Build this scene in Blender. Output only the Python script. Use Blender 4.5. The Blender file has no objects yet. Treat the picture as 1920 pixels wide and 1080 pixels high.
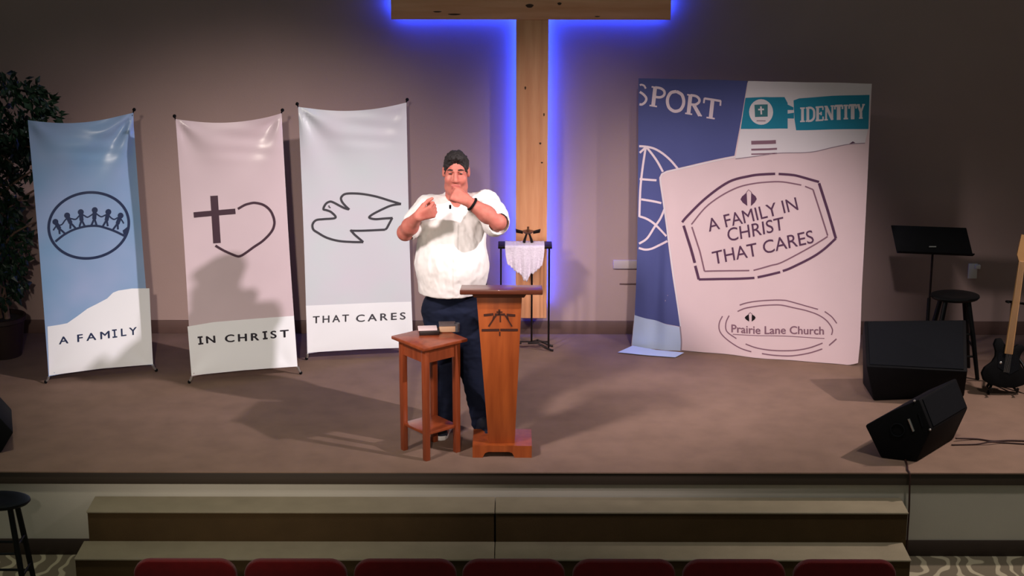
import bpy, bmesh, math, random
import numpy as np
from mathutils import Vector, Matrix, noise
C = bpy.context.scene.collection
PI = math.pi
# ------------------------------------------------------------------ camera
FPX = 3441.0; PITCH = math.radians(16.0); ROLL = math.radians(0.1); CH = 4.18
cam_d = bpy.data.cameras.new('camera'); cam = bpy.data.objects.new('camera', cam_d); C.objects.link(cam)
cam_d.sensor_width = 36.0; cam_d.lens = FPX/1920*36; cam_d.clip_end = 100
RM = Matrix.Rotation(PI/2-PITCH, 3, 'X') @ Matrix.Rotation(ROLL, 3, 'Z')
CP = Vector((0, 0, CH))
cam.matrix_world = Matrix.Translation(CP) @ RM.to_4x4()
bpy.context.scene.camera = cam
# ------------------------------------------------------------------ world, lights, exposure
vs = bpy.context.scene.view_settings
vs.view_transform = 'Standard'; vs.look = 'None'; vs.gamma = 1.0; vs.use_curve_mapping = False; vs.exposure = 0.0
w = bpy.data.worlds.new('world'); bpy.context.scene.world = w; w.use_nodes = True
w.node_tree.nodes['Background'].inputs[0].default_value = (0.85, 1.0, 0.88, 1)
w.node_tree.nodes['Background'].inputs[1].default_value = 0.12
def spot(name, loc, target, power, col, size, blend, rad=0.1):
    d = bpy.data.lights.new(name, 'SPOT'); d.energy = power; d.color = col
    d.spot_size = math.radians(size); d.spot_blend = blend; d.shadow_soft_size = rad
    o = bpy.data.objects.new(name, d); C.objects.link(o); o.location = loc
    o.rotation_euler = (Vector(target)-Vector(loc)).to_track_quat('-Z', 'Y').to_euler()
    return o
LIGHTS = [
 ('spot_key_right', (4.8, 8.3, 4.8), (-1.1, 12.4, -0.1), (1350, 1180, 1230), 35, 0.09),
 ('spot_left_wash', (-0.6, -1.0, 5.2), (-1.7, 12.7, 0.3), (3350, 2960, 2560), 18, 0.12),
 ('spot_banner', (1.6, 7.5, 4.6), (1.4, 12.6, 0.5), (980, 860, 870), 29, 0.12),
 ('spot_cross_left', (-3.2, 7.5, 4.6), (1.3, 12.6, -0.1), (1600, 1400, 1380), 32, 0.34),
 ('spot_key_narrow', (4.8, 8.3, 4.8), (-2.5, 12.8, 0.6), (1350, 1170, 1200), 24, 0.09),
 ('spot_edge_left', (-2.4, 8.8, 4.9), (-2.4, 10.0, -0.5), (235, 225, 180), 62, 0.2),
 ('spot_side_right', (5.1, 11.3, 4.0), (3.0, 11.2, 0.0), (560, 470, 440), 50, 0.10),
 ('spot_stage_edge', (3.0, 8.8, 4.9), (2.9, 10.0, -0.5), (300, 275, 250), 62, 0.2),
 ('fill_cross', (0.6, 4.0, 5.6), (0.34, 13.2, 1.3), (760, 660, 620), 12, 0.12),  # added fill to brighten the cross, not a known lamp
]
for nm_, lo_, ta_, pw_, sz_, rd_ in LIGHTS:
    pm_ = max(pw_)
    if pm_ > 0: spot(nm_, lo_, ta_, pm_, tuple(v/pm_ for v in pw_), sz_, 1.0, rd_)

# ------------------------------------------------------------------ measuring helpers (photo pixel -> point in the place)
def ray(px, py):
    return (RM @ Vector(((px-960.0)/FPX, -(py-540.0)/FPX, -1.0)))
def PZ(px, py, z=0.0):
    d = ray(px, py); return CP + d*((z-CH)/d.z)
def PY(px, py, y):
    d = ray(px, py); return CP + d*(y/d.y)
def PP(px, py, o, n):
    d = ray(px, py); return CP + d*((o-CP).dot(n)/d.dot(n))

# ------------------------------------------------------------------ materials
def lin(c):
    f = lambda v: v/12.92 if v <= 0.04045 else ((v+0.055)/1.055)**2.4
    return tuple(f(v/255.0) for v in c)+(1.0,)
def mat(name, rgb, rough=0.6, metal=0.0, var=0.0, scale=8.0, bump=0.0, bscale=60.0, spec=0.5, stretch=None, detail=3.0, coat=0.0, rgb2=None, sheen=0.0, trans=0.0):
    m = bpy.data.materials.new(name); m.use_nodes = True; nt = m.node_tree; b = nt.nodes['Principled BSDF']
    c = lin(rgb); b.inputs['Base Color'].default_value = c; b.inputs['Roughness'].default_value = rough
    b.inputs['Metallic'].default_value = metal; b.inputs['Specular IOR Level'].default_value = spec
    b.inputs['Coat Weight'].default_value = coat; b.inputs['Sheen Weight'].default_value = sheen
    b.inputs['Transmission Weight'].default_value = trans
    tc = nt.nodes.new('ShaderNodeTexCoord'); mp = nt.nodes.new('ShaderNodeMapping'); nt.links.new(tc.outputs['Object'], mp.inputs[0])
    if stretch: mp.inputs['Scale'].default_value = stretch
    if var > 0 or rgb2:
        n = nt.nodes.new('ShaderNodeTexNoise'); n.inputs['Scale'].default_value = scale; n.inputs['Detail'].default_value = detail
        nt.links.new(mp.outputs[0], n.inputs['Vector'])
        r = nt.nodes.new('ShaderNodeValToRGB'); nt.links.new(n.outputs['Fac'], r.inputs[0])
        c2 = lin(rgb2) if rgb2 else tuple(v*(1-var) for v in c[:3])+(1,)
        r.color_ramp.elements[0].position = 0.3; r.color_ramp.elements[1].position = 0.7
        r.color_ramp.elements[0].color = c2; r.color_ramp.elements[1].color = c if rgb2 else tuple(min(1, v*(1+var*0.6)) for v in c[:3])+(1,)
        nt.links.new(r.outputs[0], b.inputs['Base Color'])
    if bump > 0:
        n2 = nt.nodes.new('ShaderNodeTexNoise'); n2.inputs['Scale'].default_value = bscale; n2.inputs['Detail'].default_value = 4
        nt.links.new(mp.outputs[0], n2.inputs['Vector'])
        bp = nt.nodes.new('ShaderNodeBump'); bp.inputs['Strength'].default_value = bump; bp.inputs['Distance'].default_value = 0.01
        nt.links.new(n2.outputs['Fac'], bp.inputs['Height']); nt.links.new(bp.outputs[0], b.inputs['Normal'])
    return m
def emit(name, col, s):
    m = bpy.data.materials.new(name); m.use_nodes = True; b = m.node_tree.nodes['Principled BSDF']
    b.inputs['Base Color'].default_value = (0.8, 0.8, 0.8, 1); b.inputs['Emission Color'].default_value = col+(1,); b.inputs['Emission Strength'].default_value = s
    return m
M = {}
M['wall'] = mat('painted wall', (166, 141, 134), 0.85, var=0.05, scale=1.5, bump=0.08, bscale=180)
M['low_wall'] = mat('painted stage front', (186, 178, 164), 0.85, var=0.06, scale=2, bump=0.08, bscale=160)
M['carpet'] = mat('brown stage carpet', (138, 112, 97), 0.95, var=0.12, scale=5, bump=0.5, bscale=420, spec=0.15, detail=6)
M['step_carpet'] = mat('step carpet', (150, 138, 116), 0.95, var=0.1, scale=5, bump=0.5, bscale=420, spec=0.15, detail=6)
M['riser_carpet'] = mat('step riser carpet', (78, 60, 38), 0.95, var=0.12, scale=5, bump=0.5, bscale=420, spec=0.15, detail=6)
M['base'] = mat('dark vinyl base', (52, 38, 32), 0.5, var=0.1)
M['wall_base'] = mat('brown vinyl baseboard', (98, 74, 68), 0.55, var=0.1)
M['fascia'] = mat('stage edge board', (58, 46, 36), 0.6, var=0.12, scale=3, stretch=(0.3, 1, 1))
M['pine'] = mat('pine timber', (236, 172, 128), 0.5, scale=3.0, stretch=(7, 7, 0.6), rgb2=(218, 148, 104), bump=0.1, bscale=30, detail=5)
M['pine_h'] = mat('pine beam', (248, 190, 150), 0.5, scale=3.0, stretch=(0.6, 7, 7), rgb2=(228, 160, 120), bump=0.1, bscale=30, detail=5)
M['knot'] = mat('pine knot', (70, 42, 26), 0.6)
M['cherry'] = mat('cherry wood', (148, 70, 38), 0.33, scale=4.0, stretch=(6, 6, 0.7), rgb2=(120, 52, 26), coat=0.2, detail=5)
M['lectern'] = mat('orange oak', (170, 84, 36), 0.38, scale=4.0, stretch=(6, 6, 0.6), rgb2=(140, 64, 26), coat=0.15, detail=5)
M['lectern_top'] = mat('lectern top wood', (110, 56, 36), 0.35, scale=4.0, stretch=(0.7, 6, 6), rgb2=(88, 42, 28), coat=0.2)
M['inlay'] = mat('dark carved inlay', (62, 26, 14), 0.6)
M['black'] = mat('black plastic', (9, 9, 12), 0.75, var=0.2, scale=20, spec=0.15)
M['black_face'] = mat('black speaker grille', (15, 17, 22), 0.85, spec=0.15, bump=0.4, bscale=500)
M['metal_black'] = mat('black metal', (10, 10, 11), 0.5, spec=0.25)
M['stool_black'] = mat('black painted wood', (10, 12, 14), 0.4, spec=0.3, var=0.2, scale=10)
M['iron'] = mat('wrought iron', (34, 26, 24), 0.45, metal=0.7)
M['silver'] = mat('satin silver', (190, 186, 182), 0.3, metal=0.8)
M['white_plastic'] = mat('white plastic', (225, 222, 218), 0.4)
M['vinyl_white'] = mat('vinyl white', (247, 249, 254), 0.3, spec=0.6)
M['vinyl_pink'] = mat('vinyl pale pink', (214, 194, 201), 0.3, spec=0.6, var=0.05, scale=2)
M['vinyl_blue'] = mat('vinyl sky blue', (128, 168, 208), 0.3, spec=0.6, scale=2.2, rgb2=(160, 180, 220), detail=2)
M['vinyl_mint'] = mat('vinyl pale grey blue', (212, 220, 226), 0.3, spec=0.6, scale=2.5, rgb2=(218, 214, 226), detail=2)
M['ink_navy'] = mat('navy ink', (34, 48, 84), 0.4)
M['ink_plum'] = mat('plum ink', (66, 42, 56), 0.4)
M['ink_grey'] = mat('dark grey ink', (66, 64, 72), 0.4)
M['cloth_pink'] = mat('printed cloth pale pink', (220, 195, 198), 0.75, var=0.04, scale=2, bump=0.1, bscale=300, spec=0.25)
M['cloth_white'] = mat('printed cloth white', (222, 214, 218), 0.75, var=0.03, scale=2, spec=0.25)
M['cloth_navy'] = mat('printed cloth navy', (80, 86, 140), 0.7, var=0.08, scale=2, spec=0.25)
M['cloth_sky'] = mat('printed cloth ice blue', (186, 200, 226), 0.7, var=0.04, scale=3, spec=0.25)
M['cloth_teal'] = mat('printed cloth teal', (34, 132, 160), 0.7, var=0.08, scale=3, spec=0.25)
M['cloth_teal_dark'] = mat('printed cloth deep teal', (60, 118, 126), 0.7, spec=0.25)
M['cloth_plum'] = mat('stamp ink plum', (88, 58, 82), 0.7, spec=0.2)
M['cloth_mauve'] = mat('stamp ink faded', (132, 98, 112), 0.7, spec=0.2)
M['cloth_black'] = mat('stamp ink black', (22, 16, 20), 0.7, spec=0.2)
M['cloth_line'] = mat('pale print line', (226, 206, 214), 0.7, spec=0.2)
M['cloth_edge'] = mat('grey print line', (150, 132, 142), 0.7, spec=0.2)
M['red'] = mat('red chair fabric', (120, 14, 18), 0.9, var=0.12, scale=20, bump=0.3, bscale=400, sheen=0.25, spec=0.2)
M['skin'] = mat('skin', (190, 118, 102), 0.6, scale=25, rgb2=(180, 98, 86), spec=0.3)
M['eye'] = mat('eye', (50, 36, 32), 0.3)
M['lip'] = mat('lips', (170, 88, 82), 0.5)
M['hair'] = mat('dark brown hair', (26, 19, 18), 0.75, bump=0.9, bscale=120, stretch=(1, 1, 0.4))
M['shirt'] = mat('white shirt cotton', (226, 221, 217), 0.8, bump=0.08, bscale=500, spec=0.2)
M['jeans'] = mat('dark navy denim', (18, 24, 44), 0.85, var=0.3, scale=6, bump=0.2, bscale=500, spec=0.2)
M['shoe'] = mat('navy canvas', (26, 32, 52), 0.7)
M['sole'] = mat('white rubber', (226, 222, 220), 0.6)
M['leaf'] = mat('ficus leaf', (34, 62, 36), 0.45, scale=3, rgb2=(18, 38, 34))
M['bark'] = mat('pale brown bark', (128, 100, 84), 0.8, var=0.3, scale=20)
M['pot'] = mat('dark brown pot', (46, 30, 26), 0.5)
M['soil'] = mat('soil', (40, 30, 24), 0.95, bump=0.5, bscale=50)
M['lace'] = mat('white lace', (228, 216, 230), 0.8, var=0.08, scale=60, bump=0.6, bscale=90)
M['brass'] = mat('dull brass', (120, 84, 60), 0.35, metal=0.8)
M['paper'] = mat('pale paper', (232, 208, 210), 0.7)
M['tan'] = mat('tan leather', (190, 152, 122), 0.6, var=0.06)
M['taupe'] = mat('grey brown cover', (88, 74, 74), 0.6)
M['dark_book'] = mat('dark book leather', (30, 10, 10), 0.5)
M['maple'] = mat('maple', (214, 164, 110), 0.4, var=0.06, scale=6)
M['frosted'] = mat('grey glass', (120, 118, 124), 0.15, trans=0.6)
M['cord'] = mat('dark red brown cord', (52, 22, 18), 0.6)
M['led'] = emit('blue led', (0.014, 0.05, 1.0), 92.0)

def carpet_pattern():
    m = mat('patterned aisle carpet', (110, 104, 88), 0.95, bump=0.4, bscale=300, spec=0.15)
    nt = m.node_tree; b = nt.nodes['Principled BSDF']; tc = [n for n in nt.nodes if n.type == 'TEX_COORD'][0]
    wv = nt.nodes.new('ShaderNodeTexWave'); wv.wave_type = 'BANDS'; wv.bands_direction = 'X'; wv.inputs['Scale'].default_value = 2.6; wv.inputs['Distortion'].default_value = 9.0
    wv.inputs['Detail'].default_value = 1; wv.inputs['Detail Scale'].default_value = 1.6
    nt.links.new(tc.outputs['Object'], wv.inputs['Vector'])
    r = nt.nodes.new('ShaderNodeValToRGB'); r.color_ramp.elements[0].color = lin((112, 102, 86)); r.color_ramp.elements[1].color = lin((172, 162, 138))
    r.color_ramp.elements[0].position = 0.72; r.color_ramp.elements[1].position = 0.86
    nt.links.new(wv.outputs['Fac'], r.inputs[0]); nt.links.new(r.outputs[0], b.inputs['Base Color'])
    return m
M['aisle'] = carpet_pattern()

# ------------------------------------------------------------------ mesh helpers
def tag(o, label, cat, group=None):
    o['label'] = label; o['category'] = cat
    if group: o['group'] = group
    return o
def thing(name, label, cat, loc=(0, 0, 0), group=None):
    o = bpy.data.objects.new(name, None); C.objects.link(o); o.location = loc; o.empty_display_size = 0.1
    return tag(o, label, cat, group)
def wloc(o):
    v = Vector((0, 0, 0))
    while o: v = v+o.location; o = o.parent
    return v
def link_mesh(name, me, mats, parent=None, loc=None, smooth=40):
    if not isinstance(mats, (list, tuple)): mats = [mats]
    for m in mats: me.materials.append(m)
    o = bpy.data.objects.new(name, me); C.objects.link(o)
    base = wloc(parent) if parent else Vector((0, 0, 0))
    l = Vector(loc) if loc is not None else Vector((0, 0, 0))
    me.transform(Matrix.Translation(-(base if parent and loc is None else l)))
    if parent:
        o.parent = parent
        if loc is not None: o.location = l-base
    elif loc is not None: o.location = l
    if smooth:
        me.shade_smooth()
        if smooth < 180: me.set_sharp_from_angle(angle=math.radians(smooth))
    me.update()
    return o
class MB:
    def __init__(s): s.bm = bmesh.new()
    def _new(s, vs, fs, mi=0):
        bv = [s.bm.verts.new(v) for v in vs]
        out = []
        for f in fs:
            try: fc = s.bm.faces.new([bv[i] for i in f]); fc.material_index = mi; out.append(fc)
            except ValueError: pass
        return bv, out
    def box(s, lo, hi, rz=0.0, c=None, mi=0, bevel=0.0, mtx=None):
        lo, hi = Vector(lo), Vector(hi)
        vs = [Vector((x, y, z)) for z in (lo.z, hi.z) for y in (lo.y, hi.y) for x in (lo.x, hi.x)]
        if rz:
            c = Vector(c) if c is not None else (lo+hi)/2
            R = Matrix.Rotation(rz, 3, 'Z'); vs = [c+R @ (v-c) for v in vs]
        if mtx is not None: vs = [mtx @ v for v in vs]
        bv, fs = s._new(vs, [(0, 2, 3, 1), (4, 5, 7, 6), (0, 1, 5, 4), (2, 6, 7, 3), (0, 4, 6, 2), (1, 3, 7, 5)], mi)
        if bevel > 0:
            es = list({e for f in fs for e in f.edges})
            bmesh.ops.bevel(s.bm, geom=es, offset=bevel, segments=2, affect='EDGES', profile=0.5, material=-1)
        return s
    def hexa(s, bottom, top, mi=0, bevel=0.0):
        vs = list(bottom)+list(top); n = len(bottom)
        fs = [tuple(range(n-1, -1, -1)), tuple(range(n, 2*n))]+[(i, (i+1) % n, n+(i+1) % n, n+i) for i in range(n)]
        bv, f = s._new(vs, fs, mi)
        bmesh.ops.recalc_face_normals(s.bm, faces=f)
        if bevel > 0:
            es = list({e for q in f for e in q.edges})
            bmesh.ops.bevel(s.bm, geom=es, offset=bevel, segments=2, affect='EDGES', profile=0.5, material=-1)
        return s
    def tube(s, pts, r, seg=10, mi=0, caps=True):
        pts = [Vector(p) for p in pts]; n = len(pts)
        rs = r if isinstance(r, (list, tuple)) else [r]*n
        up = Vector((0, 0, 1)); prev = None; rings = []
        for i, p in enumerate(pts):
            t = (pts[min(i+1, n-1)]-pts[max(i-1, 0)]).normalized()
            if prev is None:
                a = t.cross(up)
                if a.length < 1e-3: a = t.cross(Vector((1, 0, 0)))
            else: a = prev-t*prev.dot(t)
            a.normalize(); prev = a; b = t.cross(a)
            rings.append([s.bm.verts.new(p+(a*math.cos(k*2*PI/seg)+b*math.sin(k*2*PI/seg))*rs[i]) for k in range(seg)])
        for i in range(n-1):
            for k in range(seg):
                f = s.bm.faces.new((rings[i][k], rings[i][(k+1) % seg], rings[i+1][(k+1) % seg], rings[i+1][k])); f.material_index = mi
        if caps:
            for rg in (rings[0][::-1], rings[-1]):
                f = s.bm.faces.new(rg); f.material_index = mi
        return s
    def lathe(s, prof, c, seg=32, mi=0, sx=1.0, sy=1.0):
        c = Vector(c); rings = []
        for r, z in prof:
            if r < 1e-6: rings.append([s.bm.verts.new(c+Vector((0, 0, z)))])
            else: rings.append([s.bm.verts.new(c+Vector((r*sx*math.cos(k*2*PI/seg), r*sy*math.sin(k*2*PI/seg), z))) for k in range(seg)])
        for a, b in zip(rings, rings[1:]):
            for k in range(seg):
                q = [a[k % len(a)], a[(k+1) % len(a)], b[(k+1) % len(b)], b[k % len(b)]]
                q = [v for i, v in enumerate(q) if v not in q[:i]]
                if len(q) > 2: f = s.bm.faces.new(q); f.material_index = mi
        return s
    def sphere(s, c, r, mi=0, seg=16, sc=(1, 1, 1)):
        m = Matrix.Translation(Vector(c)) @ Matrix.Diagonal((r*sc[0], r*sc[1], r*sc[2], 1))
        g = bmesh.ops.create_uvsphere(s.bm, u_segments=seg, v_segments=seg//2+2, radius=1, matrix=m)
        for v in g['verts']:
            for f in v.link_faces: f.material_index = mi
        return s
    def done(s, name, mats, parent=None, loc=None, smooth=40, recalc=True):
        if recalc: bmesh.ops.recalc_face_normals(s.bm, faces=s.bm.faces)
        me = bpy.data.meshes.new(name); s.bm.to_mesh(me); s.bm.free()
        return link_mesh(name, me, mats, parent, loc, smooth)
def struct(o): o['kind'] = 'structure'; return o
def dup(root, loc, label=None, rotz=None):
    r = root.copy(); C.objects.link(r); r.location = loc
    if rotz is not None: r.rotation_euler = (0, 0, rotz)
    if label: r['label'] = label
    for ch in list(root.children):
        c = ch.copy(); C.objects.link(c); c.parent = r
        for g in list(ch.children):
            d = g.copy(); C.objects.link(d); d.parent = c
    return r

# ------------------------------------------------------------------ the setting
YW = 13.32; YE = 10.49; FZ = -0.565; HX = 5.4
struct(MB().box((-HX, YE, -0.012), (HX, YW+0.2, 0.0), bevel=0.004).done('floor_stage', M['carpet']))
struct(MB().box((-HX, 4.0, FZ-0.1), (HX, YE+0.3, FZ)).done('floor', M['aisle']))
struct(MB().box((-HX, YW, -0.6), (HX, YW+0.15, 4.6)).done('wall_back', M['wall']))
struct(MB().box((-HX-0.15, 8.5, -0.6), (-HX, YW+0.15, 4.6)).done('wall_left', M['wall']))
struct(MB().box((HX, 8.5, -0.6), (HX+0.15, YW+0.15, 4.6)).done('wall_right', M['wall']))
struct(MB().box((-HX, YW-0.012, 0.0), (HX, YW, 0.105), bevel=0.003).done('baseboard_back', M['wall_base']))
struct(MB().box((-HX, YE+0.035, FZ), (HX, YE+0.3, -0.013)).done('wall_stage_front', M['low_wall']))
struct(MB().box((-HX, YE+0.012, -0.088), (HX, YE+0.034, -0.013), bevel=0.003).done('trim_1', M['fascia']))
struct(MB().box((-HX, YE+0.022, FZ), (HX, YE+0.035, FZ+0.105), bevel=0.003).done('baseboard_stage', M['base']))
# carpeted steps, two units side by side with a seam
zt1 = -0.172; zt2 = -0.369; y1 = 10.27; y2 = 10.02
xa, xm, xb = PY(163, 960, y1).x, PY(928, 960, y1).x, PY(1703, 960, y1).x
def step_unit(x0, x1, x0b, x1b, label):
    t = thing('stage_steps', label, 'steps', ((x0+x1)/2, y1, FZ), 'carpeted steps up to the stage')
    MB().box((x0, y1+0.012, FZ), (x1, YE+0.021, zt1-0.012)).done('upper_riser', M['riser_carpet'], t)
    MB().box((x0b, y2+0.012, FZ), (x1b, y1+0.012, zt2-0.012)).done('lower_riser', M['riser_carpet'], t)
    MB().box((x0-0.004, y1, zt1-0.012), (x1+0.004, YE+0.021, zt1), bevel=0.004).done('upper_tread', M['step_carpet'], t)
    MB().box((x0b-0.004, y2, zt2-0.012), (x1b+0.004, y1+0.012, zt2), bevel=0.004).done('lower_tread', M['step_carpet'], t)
step_unit(xa, xm-0.006, PY(140, 1048, y2).x, xm-0.006, 'left half of the carpeted steps below the stage edge')
step_unit(xm+0.006, xb, xm+0.006, PY(1708, 1048, y2).x, 'right half of the carpeted steps below the stage edge')

# ------------------------------------------------------------------ cross
cy0, cy1 = YW-0.20, YW-0.062
v0, v1 = PY(967, 420, cy0).x, PY(1026, 420, cy0).x
zb = PY(996, 597, cy0).z
hz = PY(996, 37, cy0).z
h0, h1 = PY(733, 20, cy0).x, PY(1258, 20, cy0).x
cr = thing('wooden_cross', 'large pine wood cross on the back wall edged with blue light', 'cross', ((v0+v1)/2, cy1, zb))
MB().box((v0, cy0+0.004, zb), (v1, cy1, hz), bevel=0.004).box((v0, cy0+0.004, hz+0.27), (v1, cy1, hz+0.75), bevel=0.004).done('vertical_beam', M['pine'], cr)
cb = MB().box((h0, cy0, hz), (h1, cy1, hz+0.27), bevel=0.004).done('crossbeam', M['pine_h'], cr)
def knots(pts, parent):
    for px, py, rx, rz in pts:
        b = MB(); c = PY(px, py, cy0-0.001 if parent is cb else cy0+0.003); n = 14
        b._new([c+Vector((rx*math.cos(a)*(1+.15*math.sin(3*a)), 0, rz*math.sin(a))) for a in [k*2*PI/n for k in range(n)]], [tuple(range(n))])
        b.done('wood_knot', M['knot'], parent, smooth=0)
knots([(993, 11, .028, .014), (1049, 7, .015, .010), (852, 27, .045, .006), (820, 22, .03, .005), (1120, 31, .02, .004)], cb)
vb = [o for o in cr.children if o.name.startswith('vertical_beam')][0]
knots([(1013, 269, .008, .008), (1016, 305, .008, .006), (985, 165, .006, .012), (1020, 215, .005, .012)], vb)
ly = YW-0.042
def led(p, q):
    MB().tube([p, q], 0.006, 8).done('led_strip', M['led'], cr)
e = -0.012
led((v0-e, ly, zb+0.07), (v0-e, ly, hz-e)); led((v1+e, ly, zb+0.07), (v1+e, ly, hz-e))
led((h0+0.03, ly, hz-e), (v0-e, ly, hz-e)); led((v1+e, ly, hz-e), (h1-0.03, ly, hz-e))
led((h0-e, ly, hz+0.04), (h0-e, ly, hz+0.25)); led((h1+e, ly, hz+0.04), (h1+e, ly, hz+0.25))

# ------------------------------------------------------------------ printed sheets
class Sheet:
    """A sheet on a plane; prints are laid on it in measured outline, all in one mesh with one material per ink."""
    def __init__(s, o, n, disp):
        s.o, s.n, s.disp = o, n.normalized(), disp
        s.a = Vector((0, 0, 1)).cross(s.n).normalized()
        if s.a.x < 0: s.a = -s.a
        s.b = s.n.cross(s.a)
        if s.b.z < 0: s.b = -s.b
        s.bm = bmesh.new(); s.mats = []; s.layer = 0
    def ab(s, px, py):
        p = PP(px, py, s.o, s.n)-s.o; return (p.dot(s.a), p.dot(s.b))
    def mi(s, m):
        if m not in s.mats: s.mats.append(m)
        return s.mats.index(m)
    def put(s, u, v, lift): return s.o+s.a*u+s.b*v+s.n*(s.disp(u, v)+lift)
    def grid(s, f, nu, nv, m, lift=0.0):
        k = s.mi(m); vs = [[s.bm.verts.new(s.put(*f(i/nu, j/nv), lift)) for i in range(nu+1)] for j in range(nv+1)]
        for j in range(nv):
            for i in range(nu):
                fc = s.bm.faces.new((vs[j][i], vs[j][i+1], vs[j+1][i+1], vs[j+1][i])); fc.material_index = k
    def flat(s, tris_bm, m, lift):
        k = s.mi(m); mp = {}
        for f in tris_bm.faces:
            q = []
            for v in f.verts:
                if v not in mp: mp[v] = s.bm.verts.new(s.put(v.co.x, v.co.y, lift))
                q.append(mp[v])
            fc = s.bm.faces.new(q); fc.material_index = k
        tris_bm.free()
    def fine(s, b, h=0.03):
        bmesh.ops.triangulate(b, faces=b.faces[:])
        for _ in range(6):
            es = [e for e in b.edges if e.calc_length() > h]
            if not es: break
            bmesh.ops.subdivide_edges(b, edges=es, cuts=1); bmesh.ops.triangulate(b, faces=b.faces[:])
        return b
    def poly(s, pts, m, lift=0.001):
        b = bmesh.new(); vs = [b.verts.new((*s.ab(*p), 0)) for p in pts]; b.faces.new(vs); s.flat(s.fine(b), m, lift)
    def stroke(s, pts, wpx, m, lift=0.002, smooth=True, closed=False):
        """a line through photo points, wpx wide"""
        P = [Vector(p) for p in pts]
        if smooth and len(P) > 2:
            Q = []; n = len(P)
            rng = range(n) if closed else range(n-1)
            for i in rng:
                g = lambda k: P[k % n] if closed else P[max(0, min(n-1, k))]
                p0, p1, p2, p3 = g(i-1), g(i), g(i+1), g(i+2)
                for t in [k/6 for k in range(6)]:
                    Q.append(0.5*((2*p1)+(p2-p0)*t+(2*p0-5*p1+4*p2-p3)*t*t+(3*p1-p0-3*p2+p3)*t**3))
            if not closed: Q.append(P[-1])
            P = Q
        else:
            Q = []
            for i in range(len(P)-(0 if closed else 1)):
                a, b_ = P[i], P[(i+1) % len(P)]; n = max(1, int((b_-a).length/8))
                Q += [a+(b_-a)*(k/n) for k in range(n)]
            if not closed: Q.append(P[-1])
            P = Q
        n = len(P); L, R = [], []; k = s.mi(m)
        for i in range(n):
            t = (P[(i+1) % n]-P[i-1]) if closed else (P[min(i+1, n-1)]-P[max(i-1, 0)])
            if t.length < 1e-6: t = Vector((1, 0))
            nn = Vector((-t.y, t.x)).normalized()*wpx/2
            L.append(s.bm.verts.new(s.put(*s.ab(*(P[i]+nn)), lift))); R.append(s.bm.verts.new(s.put(*s.ab(*(P[i]-nn)), lift)))
        for i in range(n if closed else n-1):
            j = (i+1) % n; f = s.bm.faces.new((L[i], L[j], R[j], R[i])); f.material_index = k
    def text(s, txt, org, ux, uy, m, lift=0.002, bold=0.0, space=1.0):
        """org = left end of the baseline, ux = photo offset to the right end, uy = photo offset of a capital's height"""
        cu = bpy.data.curves.new('lettering', 'FONT'); cu.body = txt; cu.space_character = space; cu.resolution_u = 4
        t = bpy.data.objects.new('lettering', cu); C.objects.link(t)
        bpy.context.view_layer.update()
        me = bpy.data.meshes.new_from_object(t.evaluated_get(bpy.context.evaluated_depsgraph_get()))
        bpy.data.objects.remove(t); bpy.data.curves.remove(cu)
        for n_, sh_ in enumerate((0, -bold, bold, 0, 0) if bold > 0 else (0,)):
            b = bmesh.new(); b.from_mesh(me); h = 0.69
            x0 = min(v.co.x for v in b.verts); x1 = max(v.co.x for v in b.verts)
            for v in b.verts:
                fx = (v.co.x+sh_-x0)/(x1-x0); fy = (v.co.y+(bold*.7 if n_ == 3 else -bold*.7 if n_ == 4 else 0))/h
                v.co = (*s.ab(org[0]+ux[0]*fx+uy[0]*fy, org[1]+ux[1]*fx+uy[1]*fy), 0)
            s.flat(s.fine(b, 0.05), m, lift+n_*0.00015)
        bpy.data.meshes.remove(me)
    def done(s, name, parent, smooth=180):
        bmesh.ops.recalc_face_normals(s.bm, faces=s.bm.faces)
        for f in s.bm.faces:
            if f.normal.dot(s.n) < 0: f.normal_flip()
        me = bpy.data.meshes.new(name); s.bm.to_mesh(me); s.bm.free()
        return link_mesh(name, me, s.mats, parent, smooth=smooth)

def serif_I(sh, c0, c1, w, bar, m):
    """bars on a capital I: c0 foot, c1 head"""
    for c in (c0, c1): sh.stroke([(c[0]-bar/2, c[1]+bar*0.06), (c[0]+bar/2, c[1]-bar*0.06)], w, m, smooth=False)

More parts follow.
